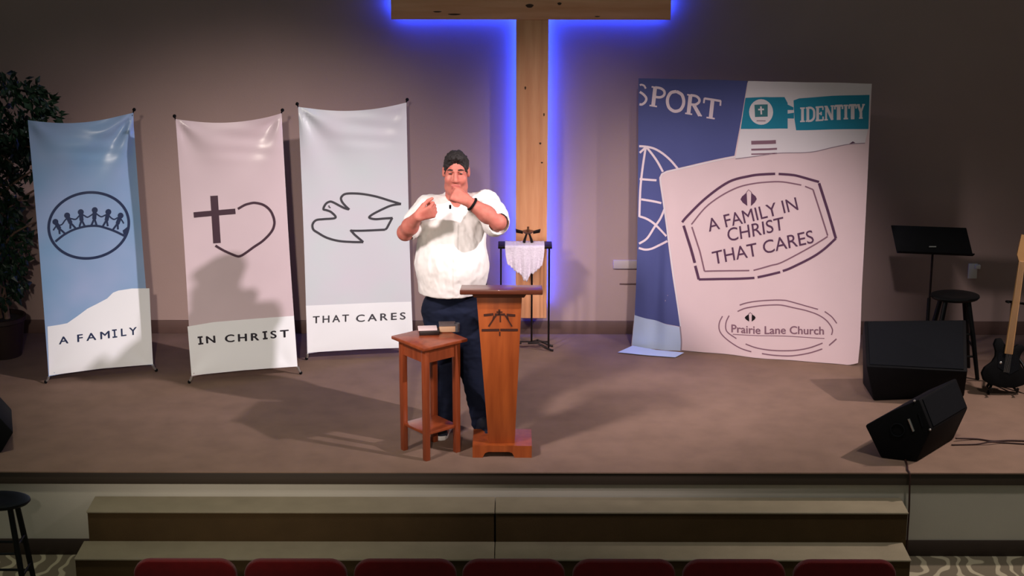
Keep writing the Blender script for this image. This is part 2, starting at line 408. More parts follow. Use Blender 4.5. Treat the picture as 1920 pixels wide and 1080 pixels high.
def x_banner(label, TL, TR, BL, BR, fL, fR, base_mat, lean, wr):
    A, B = PZ(*fL), PZ(*fR); d = (B-A); d.z = 0; d.normalize()
    front = Vector((d.y, -d.x, 0))
    if front.y > 0: front = -front
    n = front*math.cos(lean)+Vector((0, 0, math.sin(lean)))
    up = -front*math.sin(lean)+Vector((0, 0, math.cos(lean)))
    mid = (A+B)/2
    t = thing('banner_stand', label[0], 'banner', (mid.x, mid.y, 0), 'banner stands at the back of the stage')
    o = mid+up*0.02
    sh = Sheet(o, n, None)
    tl, tr, bl, br = [Vector(sh.ab(*p)) for p in (TL, TR, BL, BR)]
    W, H = (tr-tl).length, (tl-bl).length
    def disp(u, v):
        x = 0.5+(u-(tl.x+tr.x)/2)/W; y = (v-(bl.y+br.y)/2)/H
        z = 0.0
        for cx, cz, amp, fr in wr:
            dx, dz = (x-cx)*W, (y-cz)*H; r = math.hypot(dx, dz); th = math.atan2(dz, dx)
            z += amp*math.sin(th*fr)*min(1, r/0.10)*math.exp(-r/0.33)
        z += 0.0035*math.sin(9*y+3*x)*math.sin(PI*min(1, max(0, x)))+0.006*math.sin(PI*min(1, max(0, x)))*(y-0.5)
        if y > 0.8: z += 0.0035*math.sin(105*y+5*x)*math.exp(-((x-0.62)/0.28)**2)*min(1, (y-0.8)/0.06)*max(0, min(1, (1.0-y)/0.03))
        return z
    sh.disp = disp
    def f(i, j):
        sagt = 0.045*math.sin(PI*i)**0.9; sagb = 0.022*math.sin(PI*i)
        sgs = 0.006*math.sin(PI*j)
        top = tl.lerp(tr, i)-Vector((0, sagt)); bot = bl.lerp(br, i)+Vector((0, sagb))
        p = bot.lerp(top, j); p.x += sgs*(1-2*i); return p.x, p.y
    sh.grid(f, 40, 90, base_mat)
    # the stand: crossed rods behind the sheet with a hub, tips at the corners, a rear strut
    def w(p, back): return sh.o+sh.a*p.x+sh.b*p.y-sh.n*back
    hub = w((tl+tr+bl+br)/4+Vector((0, -0.1)), 0.10)
    MB().sphere(hub, 0.03, seg=12).done('hub', M['black'], t)
    for k, (c, q) in enumerate(((tl, -1), (tr, 1))):
        tip = w(c+Vector((0.006*q, 0.02)), -0.004)
        MB().tube([hub, hub.lerp(w(c, 0.004), 0.5)-n*0.02, w(c, 0.006), tip], 0.005, 8).done('arm', M['metal_black'], t)
        MB().sphere(tip, 0.0125, seg=10).done('arm_tip', M['black'], t)
    for c, ft, q in ((bl, A, -1), (br, B, 1)):
        MB().tube([hub, hub.lerp(w(c, 0.004), 0.5)-n*0.02, w(c, 0.006)], 0.005, 8).done('arm', M['metal_black'], t)
        foot = Vector((ft.x, ft.y, 0.012))
        MB().tube([w(c, -0.006), w(c, -0.01).lerp(foot, 0.45)+d*(-0.004*q), foot], [0.010, 0.009, 0.008], 8).done('foot', M['silver'], t)
        MB().sphere(foot, 0.012, seg=10).done('foot_tip', M['black'], t)
    rear = Vector((mid.x, mid.y, 0))-front*0.42; rear.z = 0.006
    MB().tube([hub, rear], 0.006, 8).done('rear_strut', M['metal_black'], t)
    return t, sh

B1 = x_banner(['pale blue banner stand printed with figures in a circle reading A FAMILY'],
    (52, 225), (250, 211), (91, 706), (286, 684), (86, 719), (293, 697), M['vinyl_blue'], math.radians(3),
    [(1.0, 1.0, 0.028, 9), (0, 1, 0.010, 6), (1, 0, 0.004, 5), (0, 0, 0.006, 5)])
t, s = B1
s.poly([(89, 612), (110, 609), (126, 606), (145, 593), (164, 579), (182, 570), (201, 560), (212, 549), (222, 545), (247, 541), (280, 540.5), (285, 650), (287, 683), (189, 691), (92, 704)], M['vinyl_white'])
s.stroke([(166.5+75*math.cos(a)-2*math.sin(a), 422.5+62*math.sin(a)-2.5*math.cos(a)) for a in [k*2*PI/24 for k in range(24)]], 5.0, M['ink_navy'], closed=True)
s.stroke([(104, 453), (119, 441), (135, 432), (151, 426.5), (167, 423.5), (184, 423.5), (201, 428), (217, 434), (233, 442)], 4.2, M['ink_navy'])
for hx, hy, fx, fy in ((104, 416, 117, 438), (126, 404, 137, 428), (151.5, 397.5, 154, 424), (177.5, 393.5, 176, 422), (203, 397, 197, 424), (226, 404, 216, 430)):
    k = M['ink_navy']; L = Vector((fx-hx, fy-hy))
    s.poly([(hx+5.6*math.cos(a), hy+5.6*math.sin(a)) for a in [q*2*PI/12 for q in range(12)]], k, 0.002)
    s.stroke([(hx, hy), (hx+L.x*.6, hy+L.y*.6)], 7.5, k, smooth=False)
    s.stroke([(hx+L.x*.55, hy+L.y*.55), (fx-5, fy+1)], 3.6, k, smooth=False); s.stroke([(hx+L.x*.55, hy+L.y*.55), (fx+5, fy)], 3.6, k, smooth=False)
for pts in ([(100, 432), (106, 424), (116, 421), (122, 413), (127, 409), (134, 410), (142, 411), (148, 405), (152, 401), (158, 404), (164, 407), (171, 403), (178, 399), (184, 403), (190, 406), (197, 403), (202, 402), (208, 408), (214, 411), (221, 408), (227, 411), (232, 419)],):
    s.stroke(pts, 2.6, M['ink_navy'])
s.poly([(230, 432), (239, 425), (237, 437), (232, 441)], M['ink_navy'], 0.002)
s.text('A', (111, 645.5), (17, -2.2), (-.5, -13.5), M['ink_navy'], bold=0.02)
s.text('FAM', (145.5, 641), (60, -7.2), (-.5, -13.5), M['ink_navy'], bold=0.02, space=1.5)
s.stroke([(215.5, 632.5), (214.5, 618.5)], 3, M['ink_navy'], smooth=False); serif_I(s, (215.5, 632), (214.5, 619), 2.6, 9, M['ink_navy'])
s.text('LY', (227.5, 630.5), (29, -3.5), (-.5, -14), M['ink_navy'], bold=0.02, space=1.5)
s.done('banner_sheet', t)

B2 = x_banner(['pale pink banner stand printed with a cross and heart reading IN CHRIST'],
    (329, 223), (528, 212), (359, 706), (558, 687), (355, 719), (564, 702), M['vinyl_pink'], math.radians(3),
    [(1.0, 1.0, 0.022, 6), (0, 1, 0.016, 7), (1, 0, 0.004, 5), (0, 0, 0.005, 5)])
t, s = B2; k = M['ink_plum']
s.poly([(351.5, 612), (400, 604), (450, 600), (500, 596), (551, 592), (557.5, 687), (458, 694), (359, 704)], M['vinyl_white'])
s.stroke([(401.3, 367), (407, 456)], 14, k, smooth=False); s.stroke([(363.3, 403), (441.3, 396)], 10.3, k, smooth=False)
s.stroke([(446, 391.5), (458, 384.5), (467, 381.5), (478, 380), (494, 384), (507, 395), (514, 412), (513, 426), (506, 438), (492, 452), (476, 463), (461, 474), (452, 479.5), (445, 480.5), (433, 476), (418, 469), (404, 460.5)], 4.6, k)
kk = M['ink_navy'] = mat('near black ink', (30, 24, 38), 0.4)
s.stroke([(376.5, 645), (375, 632)], 4, kk, smooth=False); serif_I(s, (376.5, 644.5), (375, 632), 3, 9.5, kk)
s.text('N', (387.5, 643.5), (16, -1.2), (-1, -13), kk, bold=0.03)
s.text('CHR', (422.5, 641.5), (63, -3.7), (-.5, -13.5), kk, bold=0.03, space=1.35)
s.stroke([(497.5, 635.5), (496.5, 622)], 4, kk, smooth=False); serif_I(s, (497.5, 635), (496.5, 622.5), 3, 9, kk)
s.text('ST', (508, 634.5), (33, -3), (-.5, -13.5), kk, bold=0.03, space=1.5)
s.done('banner_sheet', t)

B3 = x_banner(['white banner stand printed with a dove outline reading THAT CARES'],
    (559, 200), (762, 192), (576, 663), (775, 652), (575, 675), (779, 665), M['vinyl_mint'], math.radians(3),
    [(1.0, 1.0, 0.007, 6), (0, 1, 0.020, 8), (1, 0, 0.004, 5), (0, 0, 0.004, 5)])
t, s = B3; k = M['ink_grey']
s.poly([(573.5, 573), (640, 570.5), (700, 568), (771, 565.5), (773, 610), (774.5, 651), (676, 655), (577, 661)], M['vinyl_white'])
A5 = lambda x, y: (540+x/4.1538, 170+y/4.1538); A6 = lambda x, y: (540+x/4.0, 430+y/4.0)
s.stroke([A5(475, 925), A5(430, 910), A5(350, 868), A5(320, 865), A5(292, 884), A5(276, 922), A5(300, 930), A5(340, 948), A5(370, 990), A5(280, 1000), A5(220, 1008), A5(192, 1040), A6(190, 0), A6(222, 24), A6(290, 62), A6(380, 87), A6(480, 95), A6(565, 96)], 4.2, k)
s.stroke([A6(565, 96), A6(500, 40), A6(468, 4)], 4.2, k, smooth=False); s.stroke([A6(468, 10), A6(560, 10), A6(728, 2)], 4.2, k)
s.stroke([A6(728, 2), A5(770, 1070), A5(812, 990)], 4.2, k, smooth=False); s.stroke([A5(815, 991), A5(750, 995), A5(680, 1000), A5(635, 990), A5(645, 972), A5(700, 940), A5(800, 895), A5(880, 882)], 4.2, k)
s.stroke([A5(880, 882), A5(790, 855), A5(680, 822), A5(560, 802), A5(455, 802), A5(418, 825), A5(415, 852), A5(438, 887), A5(478, 926)], 4.2, k)
s.stroke([A5(318, 893), A5(322, 907), A5(332, 910)], 2, k)
s.text('THAT', (587, 606), (67, -3.5), (0, -13), k, bold=0.02, space=1.4)
s.text('CARES', (668, 603.5), (92, -5), (0, -13), k, bold=0.02, space=1.4)
s.done('banner_sheet', t)

# ------------------------------------------------------------------ the wide cloth backdrop
bA, bB = PZ(1184, 650), PZ(1612, 688); d = bB-bA; d.z = 0; d.normalize(); nb = Vector((d.y, -d.x, 0))
if nb.y > 0: nb = -nb
mid = (bA+bB)/2
bt = thing('fabric_backdrop', 'wide fabric backdrop printed with a passport and a rubber stamp', 'backdrop', (mid.x, mid.y, 0))
def bdisp(u, v):
    z = 0.012*math.sin(u*7.5+0.4)*(0.35+0.65*max(0, 1-v/2.0))+0.006*math.sin(u*15+v*1.2)
    z += 0.030*math.exp(-((u+0.62)/0.09)**2)*max(0, 1-abs(v-0.5)/0.9)*math.sin((u+0.62)*26)
    z += 0.012*math.exp(-((u-0.12)/0.05)**2)*max(0, (v-0.7)/1.3)
    return z
s = Sheet(Vector((mid.x, mid.y, 0))+nb*0.0, nb, bdisp)
TLb, TRb, BRb, BLb = [Vector(s.ab(*p)) for p in ((1199, 147), (1635, 157), (1612, 689), (1184, 648))]
lc = [Vector(s.ab(*p)) for p in ((1184, 648), (1189, 600), (1194, 545), (1197, 470), (1198, 350), (1199, 147))]
rc = [Vector(s.ab(*p)) for p in ((1608, 689), (1613, 640), (1616, 545), (1620, 470), (1626, 350), (1635, 157))]
def at(cv, j):
    k = min(len(cv)-2, int(j*(len(cv)-1))); return cv[k].lerp(cv[k+1], j*(len(cv)-1)-k)
def bf(i, j):
    v = (at(lc, j).y*(1-i)+at(rc, j).y*i)
    p = at(lc, j).lerp(at(rc, j), i)
    v = max(0.004, p.y)-0.012*math.sin(PI*i)*(1 if j == 1 else 0)
    if i > 0.93 and j < 0.06: v = max(v, 0.03*((i-0.93)/0.07)**2)
    return p.x, v
s.grid(bf, 110, 90, M['cloth_pink'])
s.poly([(1197.5, 146.6), (1300, 148.8), (1402, 151.4), (1390, 224), (1377, 292), (1310, 306), (1250, 320), (1240, 325), (1236, 333), (1237, 345), (1250, 430), (1262, 522), (1275, 613), (1230, 601), (1190.5, 590), (1193, 540), (1195.5, 470), (1196.5, 350)], M['cloth_navy'])
s.poly([(1190.5, 590), (1230, 601), (1275, 614), (1277, 640), (1276, 656), (1274, 660), (1230, 655), (1185, 647)], M['cloth_sky'])
s.stroke([(1275, 612), (1277.5, 640), (1276.5, 659)], 2.4, M['cloth_edge'])
s.stroke([(1379, 294), (1310, 308.5), (1251, 321.5), (1241, 326.5), (1238, 335), (1239, 345), (1252, 430), (1264, 522), (1276, 612)], 2.2, M['cloth_white'], 0.0025, smooth=False)
s.poly([(1403, 151.5), (1500, 153.8), (1635, 156.8), (1633, 176), (1628.5, 240), (1622, 268), (1593, 271), (1520, 285), (1459, 287), (1379, 297), (1389, 241), (1397, 190)], M['cloth_white'])
s.poly([(1398, 183), (1435, 181.5), (1471, 182), (1477, 193), (1477, 241), (1430, 241), (1389, 241.5)], M['cloth_teal'], 0.0018)
s.poly([(1488, 188), (1499, 184), (1560, 180), (1630.5, 177.5), (1628.5, 241.5), (1560, 243), (1493, 244), (1490, 224)], M['cloth_teal'], 0.0018)
s.poly([(1477, 196), (1488, 201), (1488, 206), (1477, 206)], M['cloth_teal'], 0.0018); s.poly([(1477, 213), (1489, 211), (1489, 222), (1477, 222)], M['cloth_teal'], 0.0018)
s.poly([(1427.5+22.5*math.cos(a), 209.5+24*math.sin(a)) for a in [k*2*PI/28 for k in range(28)]], M['cloth_white'], 0.0028)
s.poly([(1415, 196), (1440, 195), (1440, 218), (1416, 219)], M['cloth_teal_dark'], 0.0036)
s.stroke([(1427, 199), (1428, 214)], 3, M['cloth_white'], 0.0044, smooth=False); s.stroke([(1422, 205), (1433, 204.5)], 3, M['cloth_white'], 0.0044, smooth=False)
s.stroke([(1419, 226), (1436, 226)], 2, M['cloth_edge'], 0.0036, smooth=False)
for y, wd, xx in ((266.5, 7, 1455), (279.5, 3.6, 1457), (288, 2.6, 1457)): s.stroke([(1409, y+.6), (xx, y-.8)], wd, M['cloth_mauve'], smooth=False)
s.stroke([(1379, 298), (1420, 292), (1459, 287), (1520, 285), (1560, 277), (1593, 270.5), (1622, 268)], 1.6, M['cloth_edge'])
s.poly([(1592, 270), (1599, 265), (1604, 268)], M['cloth_plum'], 0.003)
# globe
g = M['cloth_line']
for pts in ([(1199, 273.5), (1214, 275), (1228, 279), (1243, 288), (1258, 301), (1271, 316)], [(1213, 276), (1224, 290), (1234, 305), (1243, 322)], [(1211, 277), (1206, 310), (1202, 345), (1200.5, 372), (1199.5, 406)], [(1211, 276), (1200, 286)],
            [(1200, 335), (1231, 338)], [(1203, 373), (1220, 376), (1240, 381)], [(1200, 405), (1212, 409), (1224, 417), (1237, 430), (1250, 442)], [(1246, 392), (1238, 410), (1227, 426), (1214, 446), (1199, 456)], [(1198.5, 464), (1210, 467), (1222, 466), (1236, 460), (1252, 451)]):
    s.stroke(pts, 4.0, g)
# slab letters with serifs
def slab(s, strokes, org, ux, uy, m, lift=0.003):
    q = lambda x, y: (org[0]+ux[0]*x+uy[0]*y, org[1]+ux[1]*x+uy[1]*y)
    for w_, pts in strokes: s.stroke([q(*p) for p in pts], w_*1.28, m, lift, smooth=len(pts) > 3)
GL = {
 'P': [(5.5, [(.22, 0), (.22, 1)]), (2.2, [(.0, 0.03), (.46, 0.03)]), (2.2, [(0, .97), (.3, .97)]), (3.6, [(.22, .97), (.55, .97), (.78, .88), (.84, .74), (.76, .6), (.55, .51), (.22, .5)])],
 'O': [(4.6, [(.5, 1), (.2, .9), (.06, .7), (.02, .5), (.06, .3), (.2, .1), (.5, 0), (.8, .1), (.94, .3), (.98, .5), (.94, .7), (.8, .9), (.5, 1)])],
 'R': [(5.5, [(.2, 0), (.2, 1)]), (2.2, [(.0, 0.03), (.42, 0.03)]), (2.2, [(0, .97), (.3, .97)]), (3.6, [(.2, .97), (.5, .97), (.7, .88), (.76, .75), (.68, .62), (.5, .53), (.2, .52)]), (5, [(.45, .52), (.88, .02)]), (2.2, [(.8, .03), (1, .03)])],
 'T': [(5.5, [(.5, 0), (.5, 1)]), (2.2, [(.26, .03), (.74, .03)]), (3.2, [(.02, .96), (.98, .96)]), (2.4, [(.03, .98), (.02, .72)]), (2.4, [(.97, .98), (.98, .72)])],
 'S': [(4.2, [(.86, .80), (.66, .97), (.4, .98), (.16, .86), (.14, .68), (.36, .56), (.66, .44), (.86, .3), (.8, .1), (.52, .01), (.26, .05), (.1, .22)])],
 'I': [(4, [(.5, 0), (.5, 1)]), (2.2, [(.05, .04), (.95, .04)]), (2.2, [(.05, .96), (.95, .96)])],
 'D': [(4, [(.22, 0), (.22, 1)]), (2.2, [(0, .04), (.4, .04)]), (2.2, [(0, .96), (.4, .96)]), (3.2, [(.22, .96), (.6, .94), (.86, .78), (.92, .5), (.86, .22), (.6, .06), (.22, .04)])],
 'E': [(4, [(.25, 0), (.25, 1)]), (2.4, [(0, .04), (.92, .04)]), (2.4, [(0, .96), (.92, .96)]), (2.2, [(.25, .5), (.7, .5)]), (2, [(.9, .98), (.9, .74)]), (2, [(.92, .02), (.92, .28)]), (2, [(.68, .62), (.68, .38)])],
 'N': [(2.6, [(.18, 0), (.18, 1)]), (2.6, [(.82, 0), (.82, 1)]), (4, [(.18, .98), (.82, .02)]), (2, [(0, .04), (.36, .04)]), (2, [(0, .97), (.25, .97)]), (2, [(.64, .97), (1, .97)])],
 'Y': [(4, [(.5, 0), (.5, .45)]), (3.8, [(.16, .97), (.5, .45)]), (2.6, [(.84, .97), (.5, .45)]), (2, [(.26, .04), (.74, .04)]), (2, [(0, .97), (.36, .97)]), (2, [(.66, .97), (1, .97)])]}
for ch, x, y, wd in (('P', 1218, 198.5, 30), ('O', 1249, 205.5, 32), ('R', 1285, 213, 31), ('T', 1316, 220, 32)):
    slab(s, GL[ch], (x, y), (wd, wd*.17), (4.0, -37), g)
s.stroke([(1211, 166), (1208, 160.5), (1203, 158.5), (1200, 159.5)], 3.4, g); s.stroke([(1200, 172), (1207, 177), (1212, 184), (1210, 191), (1204, 195.5), (1199.5, 195)], 4.4, g)
x = 1500.0
for ch, wd in (('I', 11), ('D', 18), ('E', 16), ('N', 19), ('T', 16), ('I', 10.5), ('T', 15), ('Y', 16)):
    slab(s, GL[ch], (x, 228.5-(x-1500)*.055), (wd-1, -(wd-1)*.05), (0, -27), M['cloth_white']); x += wd+0.2
# stamp
A6b = lambda x, y: (1250+x/2.5725, 300+y/2.5725)
def arc(l, wd, m, sm=True): s.stroke([A6b(*p) for p in l], wd, m, smooth=sm)
pl = M['cloth_plum']; mv = M['cloth_mauve']
arc([(75, 300), (102, 268), (190, 183), (300, 106), (400, 76), (470, 67), (524, 66)], 4.6, pl)
arc([(540, 67), (600, 71), (640, 78), (735, 106)], 4.6, pl); arc([(735, 112), (775, 240), (815, 380)], 5, pl, False)
arc([(815, 380), (760, 430), (700, 470), (600, 520), (560, 535)], 4.4, pl); arc([(548, 540), (490, 553), (440, 563)], 4.4, pl); arc([(425, 566), (300, 575), (155, 576)], 4.4, pl)
arc([(155, 576), (138, 510)], 5, pl, False); arc([(136, 496), (118, 430), (82, 316)], 5, pl, False)
arc([(120, 310), (200, 217), (320, 142), (420, 112), (540, 104), (650, 120)], 2.6, mv); arc([(668, 126), (706, 142)], 2.6, mv); arc([(706, 142), (745, 265), (776, 366)], 2.8, mv, False)
arc([(776, 370), (700, 416), (560, 491), (500, 508), (420, 530)], 2.6, mv); arc([(400, 531), (290, 536), (182, 537)], 2.6, mv); arc([(182, 537), (160, 440), (122, 322)], 2.8, mv, False)
def diamond(cx, cy, w_, h_, m, m2):
    s.poly([(cx-w_*.12, cy-h_*.5), (cx-w_*.08, cy+h_*.5), (cx-w_*.36, cy+h_*.26), (cx-w_*.5, cy+h_*.02), (cx-w_*.40, cy-h_*.2)], m, 0.003)
    s.poly([(cx+w_*.16, cy-h_*.5), (cx+w_*.42, cy-h_*.24), (cx+w_*.5, cy-h_*.02), (cx+w_*.38, cy+h_*.22), (cx+w_*.14, cy+h_*.5)], m, 0.003)
    s.stroke([(cx-w_*.14, cy-h_*.5), (cx, cy-h_*.72), (cx+w_*.2, cy-h_*.5)], 1.2, m2, 0.003, smooth=False)
diamond(1404, 373, 31, 25, M['cloth_plum'], mv); diamond(1407, 595, 21, 14, M['cloth_black'], mv)
s.text('A FAMILY IN', A6b(204, 347), (168, -42), (-5.5, -23.5), pl, bold=0.004)
s.text('CHRIST', A6b(296, 394), (106, -23), (-3, -24), pl, bold=0.004)
s.text('THAT CARES', A6b(226, 506), (189, -42), (-4, -24), pl, bold=0.004)
C3 = lambda x, y: (1380+x/8.727, 560+y/8.727)
def arc3(l, wd, m): s.stroke([C3(*p) for p in l], wd, m)
arc3([(60, 105), (170, 65), (340, 32), (560, 18), (760, 22), (900, 50), (1340, 175)], 2.2, mv); arc3([(25, 210), (160, 150), (380, 108), (560, 97), (740, 103), (950, 150), (1150, 195), (1330, 260), (1460, 345), (1540, 440), (1575, 520), (1560, 600)], 2.2, mv)
arc3([(1450, 215), (1560, 300), (1645, 410)], 2.2, mv); arc3([(1640, 665), (1590, 710), (1520, 770)], 2.4, mv)
arc3([(160, 735), (330, 790), (560, 832), (780, 850), (980, 845), (1200, 805), (1415, 730)], 2.2, mv); arc3([(430, 885), (600, 915), (800, 935), (960, 932), (1200, 890), (1410, 825)], 2.2, mv)
s.stroke([A6b(*p) for p in ((268, 755), (252, 790), (256, 830), (290, 868), (350, 905), (410, 922))], 2.2, mv)
s.stroke([A6b(*p) for p in ((300, 752), (284, 790), (290, 830), (336, 862))], 2.2, mv)
s.text('Prairie Lane Church', A6b(312, 832), (173, 4), (0, -14.5), mv, bold=0.02)
s.stroke([A6b(318, 842), A6b(520, 846), A6b(760, 862)], 1.3, mv)
# trailing flap at lower left lies on the stage floor
fl = [PZ(1158, 661.5, 0.004), PZ(1212, 667, 0.004), PZ(1266, 671, 0.004), PZ(1283, 662, 0.012), PZ(1230, 657, 0.012), PZ(1186, 649, 0.014)]
k = s.mi(M['cloth_sky']); fc = s.bm.faces.new([s.bm.verts.new(p+Vector((0, 0, .004))) for p in fl]); fc.material_index = k
s.done('printed_sheet', bt)
# frame behind the cloth
fb = MB(); o = Vector((mid.x, mid.y, 0)); back = -nb*0.05
wp = lambda u, v, q: o+s.a*u+Vector((0, 0, v))+q
tz = min(TLb.y, TRb.y)-0.03
MB().tube([wp(TLb.x+0.02, tz, back), wp(TRb.x-0.02, tz, back)], 0.016, 12).done('frame_top_bar', M['silver'], bt)
for u in (TLb.x+0.05, TRb.x-0.06):
    MB().tube([wp(u, tz, back), wp(u, 0.05, back)], 0.016, 12).done('frame_post', M['silver'], bt)
    MB().box((-0.03, -0.02, 0), (0.03, 0.25, 0.012), mtx=Matrix.Translation(wp(u, 0, back)) @ Matrix.Rotation(math.atan2(d.y, d.x), 4, 'Z')).done('frame_foot', M['black'], bt)

# ------------------------------------------------------------------ lectern
LX = PY(941, 858, 10.73).x; LY = 10.73
le = thing('lectern', 'tapered orange wood lectern with a dark top and carved emblem', 'lectern', (LX, LY+0.15, 0))
x0, x1 = PY(886, 850, LY).x, PY(997, 850, LY).x; bh = PY(941, 836, LY).z
ax0, ax1 = PY(905, 858, LY).x, PY(965, 858, LY).x
prof = [(x0, 0), (ax0, 0), (ax0+.015, .03), (ax0+.035, .038), (ax1-.035, .038), (ax1-.015, .03), (ax1, 0), (x1, 0), (x1, bh), (x0, bh)]
MB().hexa([Vector((x, LY, z)) for x, z in prof], [Vector((x, LY+0.30, z)) for x, z in prof]).done('base', M['lectern'], le, smooth=30)
by = LY+0.045; tyf = LY+0.0
ztop = PY(936, 551, tyf).z
bx0, bx1 = PY(916, 832, by).x, PY(965, 832, by).x; tx0, tx1 = PY(893, 551, tyf).x, PY(979, 551, tyf).x
MB().hexa([Vector((bx0, by, bh)), Vector((bx1, by, bh)), Vector((bx1, by+.20, bh)), Vector((bx0, by+.20, bh))],
          [Vector((tx0, tyf, ztop)), Vector((tx1, tyf, ztop)), Vector((tx1, tyf+.25, ztop-0.055)), Vector((tx0, tyf+.25, ztop-0.055))], bevel=0.003).done('column', M['lectern'], le)
xm0, xm1 = tx0-0.012, tx1+0.012
MB().hexa([Vector((xm0, tyf-.015, ztop-.02)), Vector((xm1, tyf-.015, ztop-.02)), Vector((xm1, tyf+.27, ztop-.075)), Vector((xm0, tyf+.27, ztop-.075))],
          [Vector((xm0-.02, tyf-.03, ztop+.014)), Vector((xm1+.02, tyf-.03, ztop+.014)), Vector((xm1+.02, tyf+.285, ztop-.045)), Vector((xm0-.02, tyf+.285, ztop-.045))], bevel=0.003).done('molding', M['lectern_top'], le)
sx0, sx1 = PY(862, 540, tyf-.06).x, PY(1018, 540, tyf-.06).x
MB().hexa([Vector((sx0, tyf-.07, ztop+.014)), Vector((sx1, tyf-.07, ztop+.014)), Vector((sx1, tyf+.30, ztop-.06)), Vector((sx0, tyf+.30, ztop-.06))],
          [Vector((sx0, tyf-.07, ztop+.045)), Vector((sx1, tyf-.07, ztop+.045)), Vector((sx1, tyf+.30, ztop-.029)), Vector((sx0, tyf+.30, ztop-.029))], bevel=0.006).done('desk_top', M['lectern_top'], le)
# carved emblem on the slanting front face
fn = Vector((0, -(ztop-bh), -(by-tyf))).normalized()
em = Sheet(Vector((LX, tyf, ztop))+fn*0.001, fn, lambda u, v: 0.0)
for pts, wd in (([(907, 591), (925, 589)], 4.5), ([(928, 589.5), (947, 589.5)], 4), ([(950, 590), (966, 591.5)], 4.5), ([(936, 580), (936, 590)], 3.5), ([(931, 585), (942, 585)], 2.5),
                ([(930, 591), (916, 612)], 2.6), ([(947, 591), (960, 612)], 2.6), ([(926, 592), (924, 600)], 2.2), ([(951, 592), (953, 600)], 2.2), ([(938, 592), (938, 604)], 2.2), ([(903, 619), (936, 618.5)], 4.6), ([(938, 618.5), (971, 618.5)], 4.6), ([(937, 622), (937, 630)], 2.2)):
    em.stroke(pts, wd, M['inlay'], 0.0015, smooth=False)
em.done('carved_emblem', le)

# ------------------------------------------------------------------ small wooden side table
TC = Vector((-0.512, 10.85, 0)); TR = math.radians(39); ZT = 0.752
tb = thing('side_table', 'small square cherry wood side table with a low shelf', 'table', TC)
mt = Matrix.Translation(TC) @ Matrix.Rotation(TR, 4, 'Z')
MB().box((-.17, -.17, ZT-.022), (.17, .17, ZT), bevel=.006, mtx=mt).done('tabletop', M['cherry'], tb)
for sx in (-1, 1):
    for sy in (-1, 1):
        cx, cy = sx*.118, sy*.118
        MB().hexa([mt @ Vector((cx+a*.017, cy+b*.017, 0)) for a, b in ((-1, -1), (1, -1), (1, 1), (-1, 1))], [mt @ Vector((cx+a*.019, cy+b*.019, ZT-.022)) for a, b in ((-1, -1), (1, -1), (1, 1), (-1, 1))], bevel=.002).done('leg', M['cherry'], tb)
for lo, hi in (((-.10, -.128, ZT-.115), (.10, -.112, ZT-.022)), ((-.10, .112, ZT-.115), (.10, .128, ZT-.022)), ((-.128, -.10, ZT-.115), (-.112, .10, ZT-.022)), ((.112, -.10, ZT-.115), (.128, .10, ZT-.022))):
    MB().box(lo, hi, mtx=mt).done('apron', M['cherry'], tb)
MB().box((-.125, -.125, .165), (.125, .125, .183), bevel=.003, mtx=mt).done('shelf', M['cherry'], tb)
# things on the table
def at_table(px, py): return PZ(px, py, ZT)
p = at_table(804, 628); m2 = Matrix.Translation((p.x, p.y+0.035, ZT)) @ Matrix.Rotation(math.radians(6), 4, 'Z')
bk = thing('book', 'dark book with a pale pink top lying near the front of the small table', 'book', (p.x, p.y+.035, ZT), 'books on the small table')
MB().box((-.062, -.045, 0), (.062, .045, .026), bevel=.003, mtx=m2).done('cover', M['dark_book'], bk)
MB().box((-.068, -.035, .0265), (.050, .05, .036), bevel=.002, mtx=m2).done('page_block', M['paper'], bk)
p = at_table(838, 624); m2 = Matrix.Translation((p.x+.0, p.y+0.05, ZT)) @ Matrix.Rotation(math.radians(4), 4, 'Z')
bk = thing('book', 'thick tan book with a grey brown cover behind the dark book', 'book', (p.x, p.y+.05, ZT), 'books on the small table')
MB().box((-.05, -.045, .002), (.05, .045, .040), bevel=.003, mtx=m2).done('page_block', M['tan'], bk)
MB().box((-.052, -.046, .0402), (.052, .047, .046), bevel=.002, mtx=m2).done('cover', M['taupe'], bk)
p = at_table(857, 623)
o = MB().lathe([(0, 0), (.014, 0), (.016, .02), (.018, .055), (.016, .055), (.014, .02), (.011, .006), (0, .006)], p+Vector((0, .012, .001)), 20).done('drinking_glass', M['frosted'], loc=(p.x, p.y, ZT))
tag(o, 'tiny grey glass at the right corner of the small table', 'glass')

# ------------------------------------------------------------------ wrought iron stand with lace cloth and ornament, in front of the cross
SY = 12.93; zs = PY(985, 457, SY).z
sx0, sx1 = PY(934, 457, SY).x, PY(1035, 457, SY).x
st = thing('iron_stand', 'thin black iron stand in front of the cross under a lace cloth', 'stand', ((sx0+sx1)/2, SY, 0))
MB().box((sx0, SY-.075, zs-.02), (sx1, SY+.075, zs), bevel=.004).done('stand_top', M['iron'], st)
for x, sg in ((sx0+.02, -1), (sx1-.02, 1)):
    for y, q in ((SY-.055, -1), (SY+.055, 1)):
        MB().tube([(x, y, zs-.018), (x, y, .25), (x, y, .02)], .006, 8).tube([(x-sg*.15, y-q*.05, .05), (x-sg*.08, y-q*.02, .06), (x-sg*.02, y, .03), (x+sg*.02, y, .012), (x+sg*.035, y, .01)], .008, 8).done('leg', M['iron'], st)
cxp = PY(997, 560, SY).x
MB().tube([(cxp, SY, zs-.018), (cxp, SY, .06)], .007, 8).tube([(sx0+.02, SY, .06), (sx1-.02, SY, .06)], .006, 8).done('centre_rod', M['iron'], st)
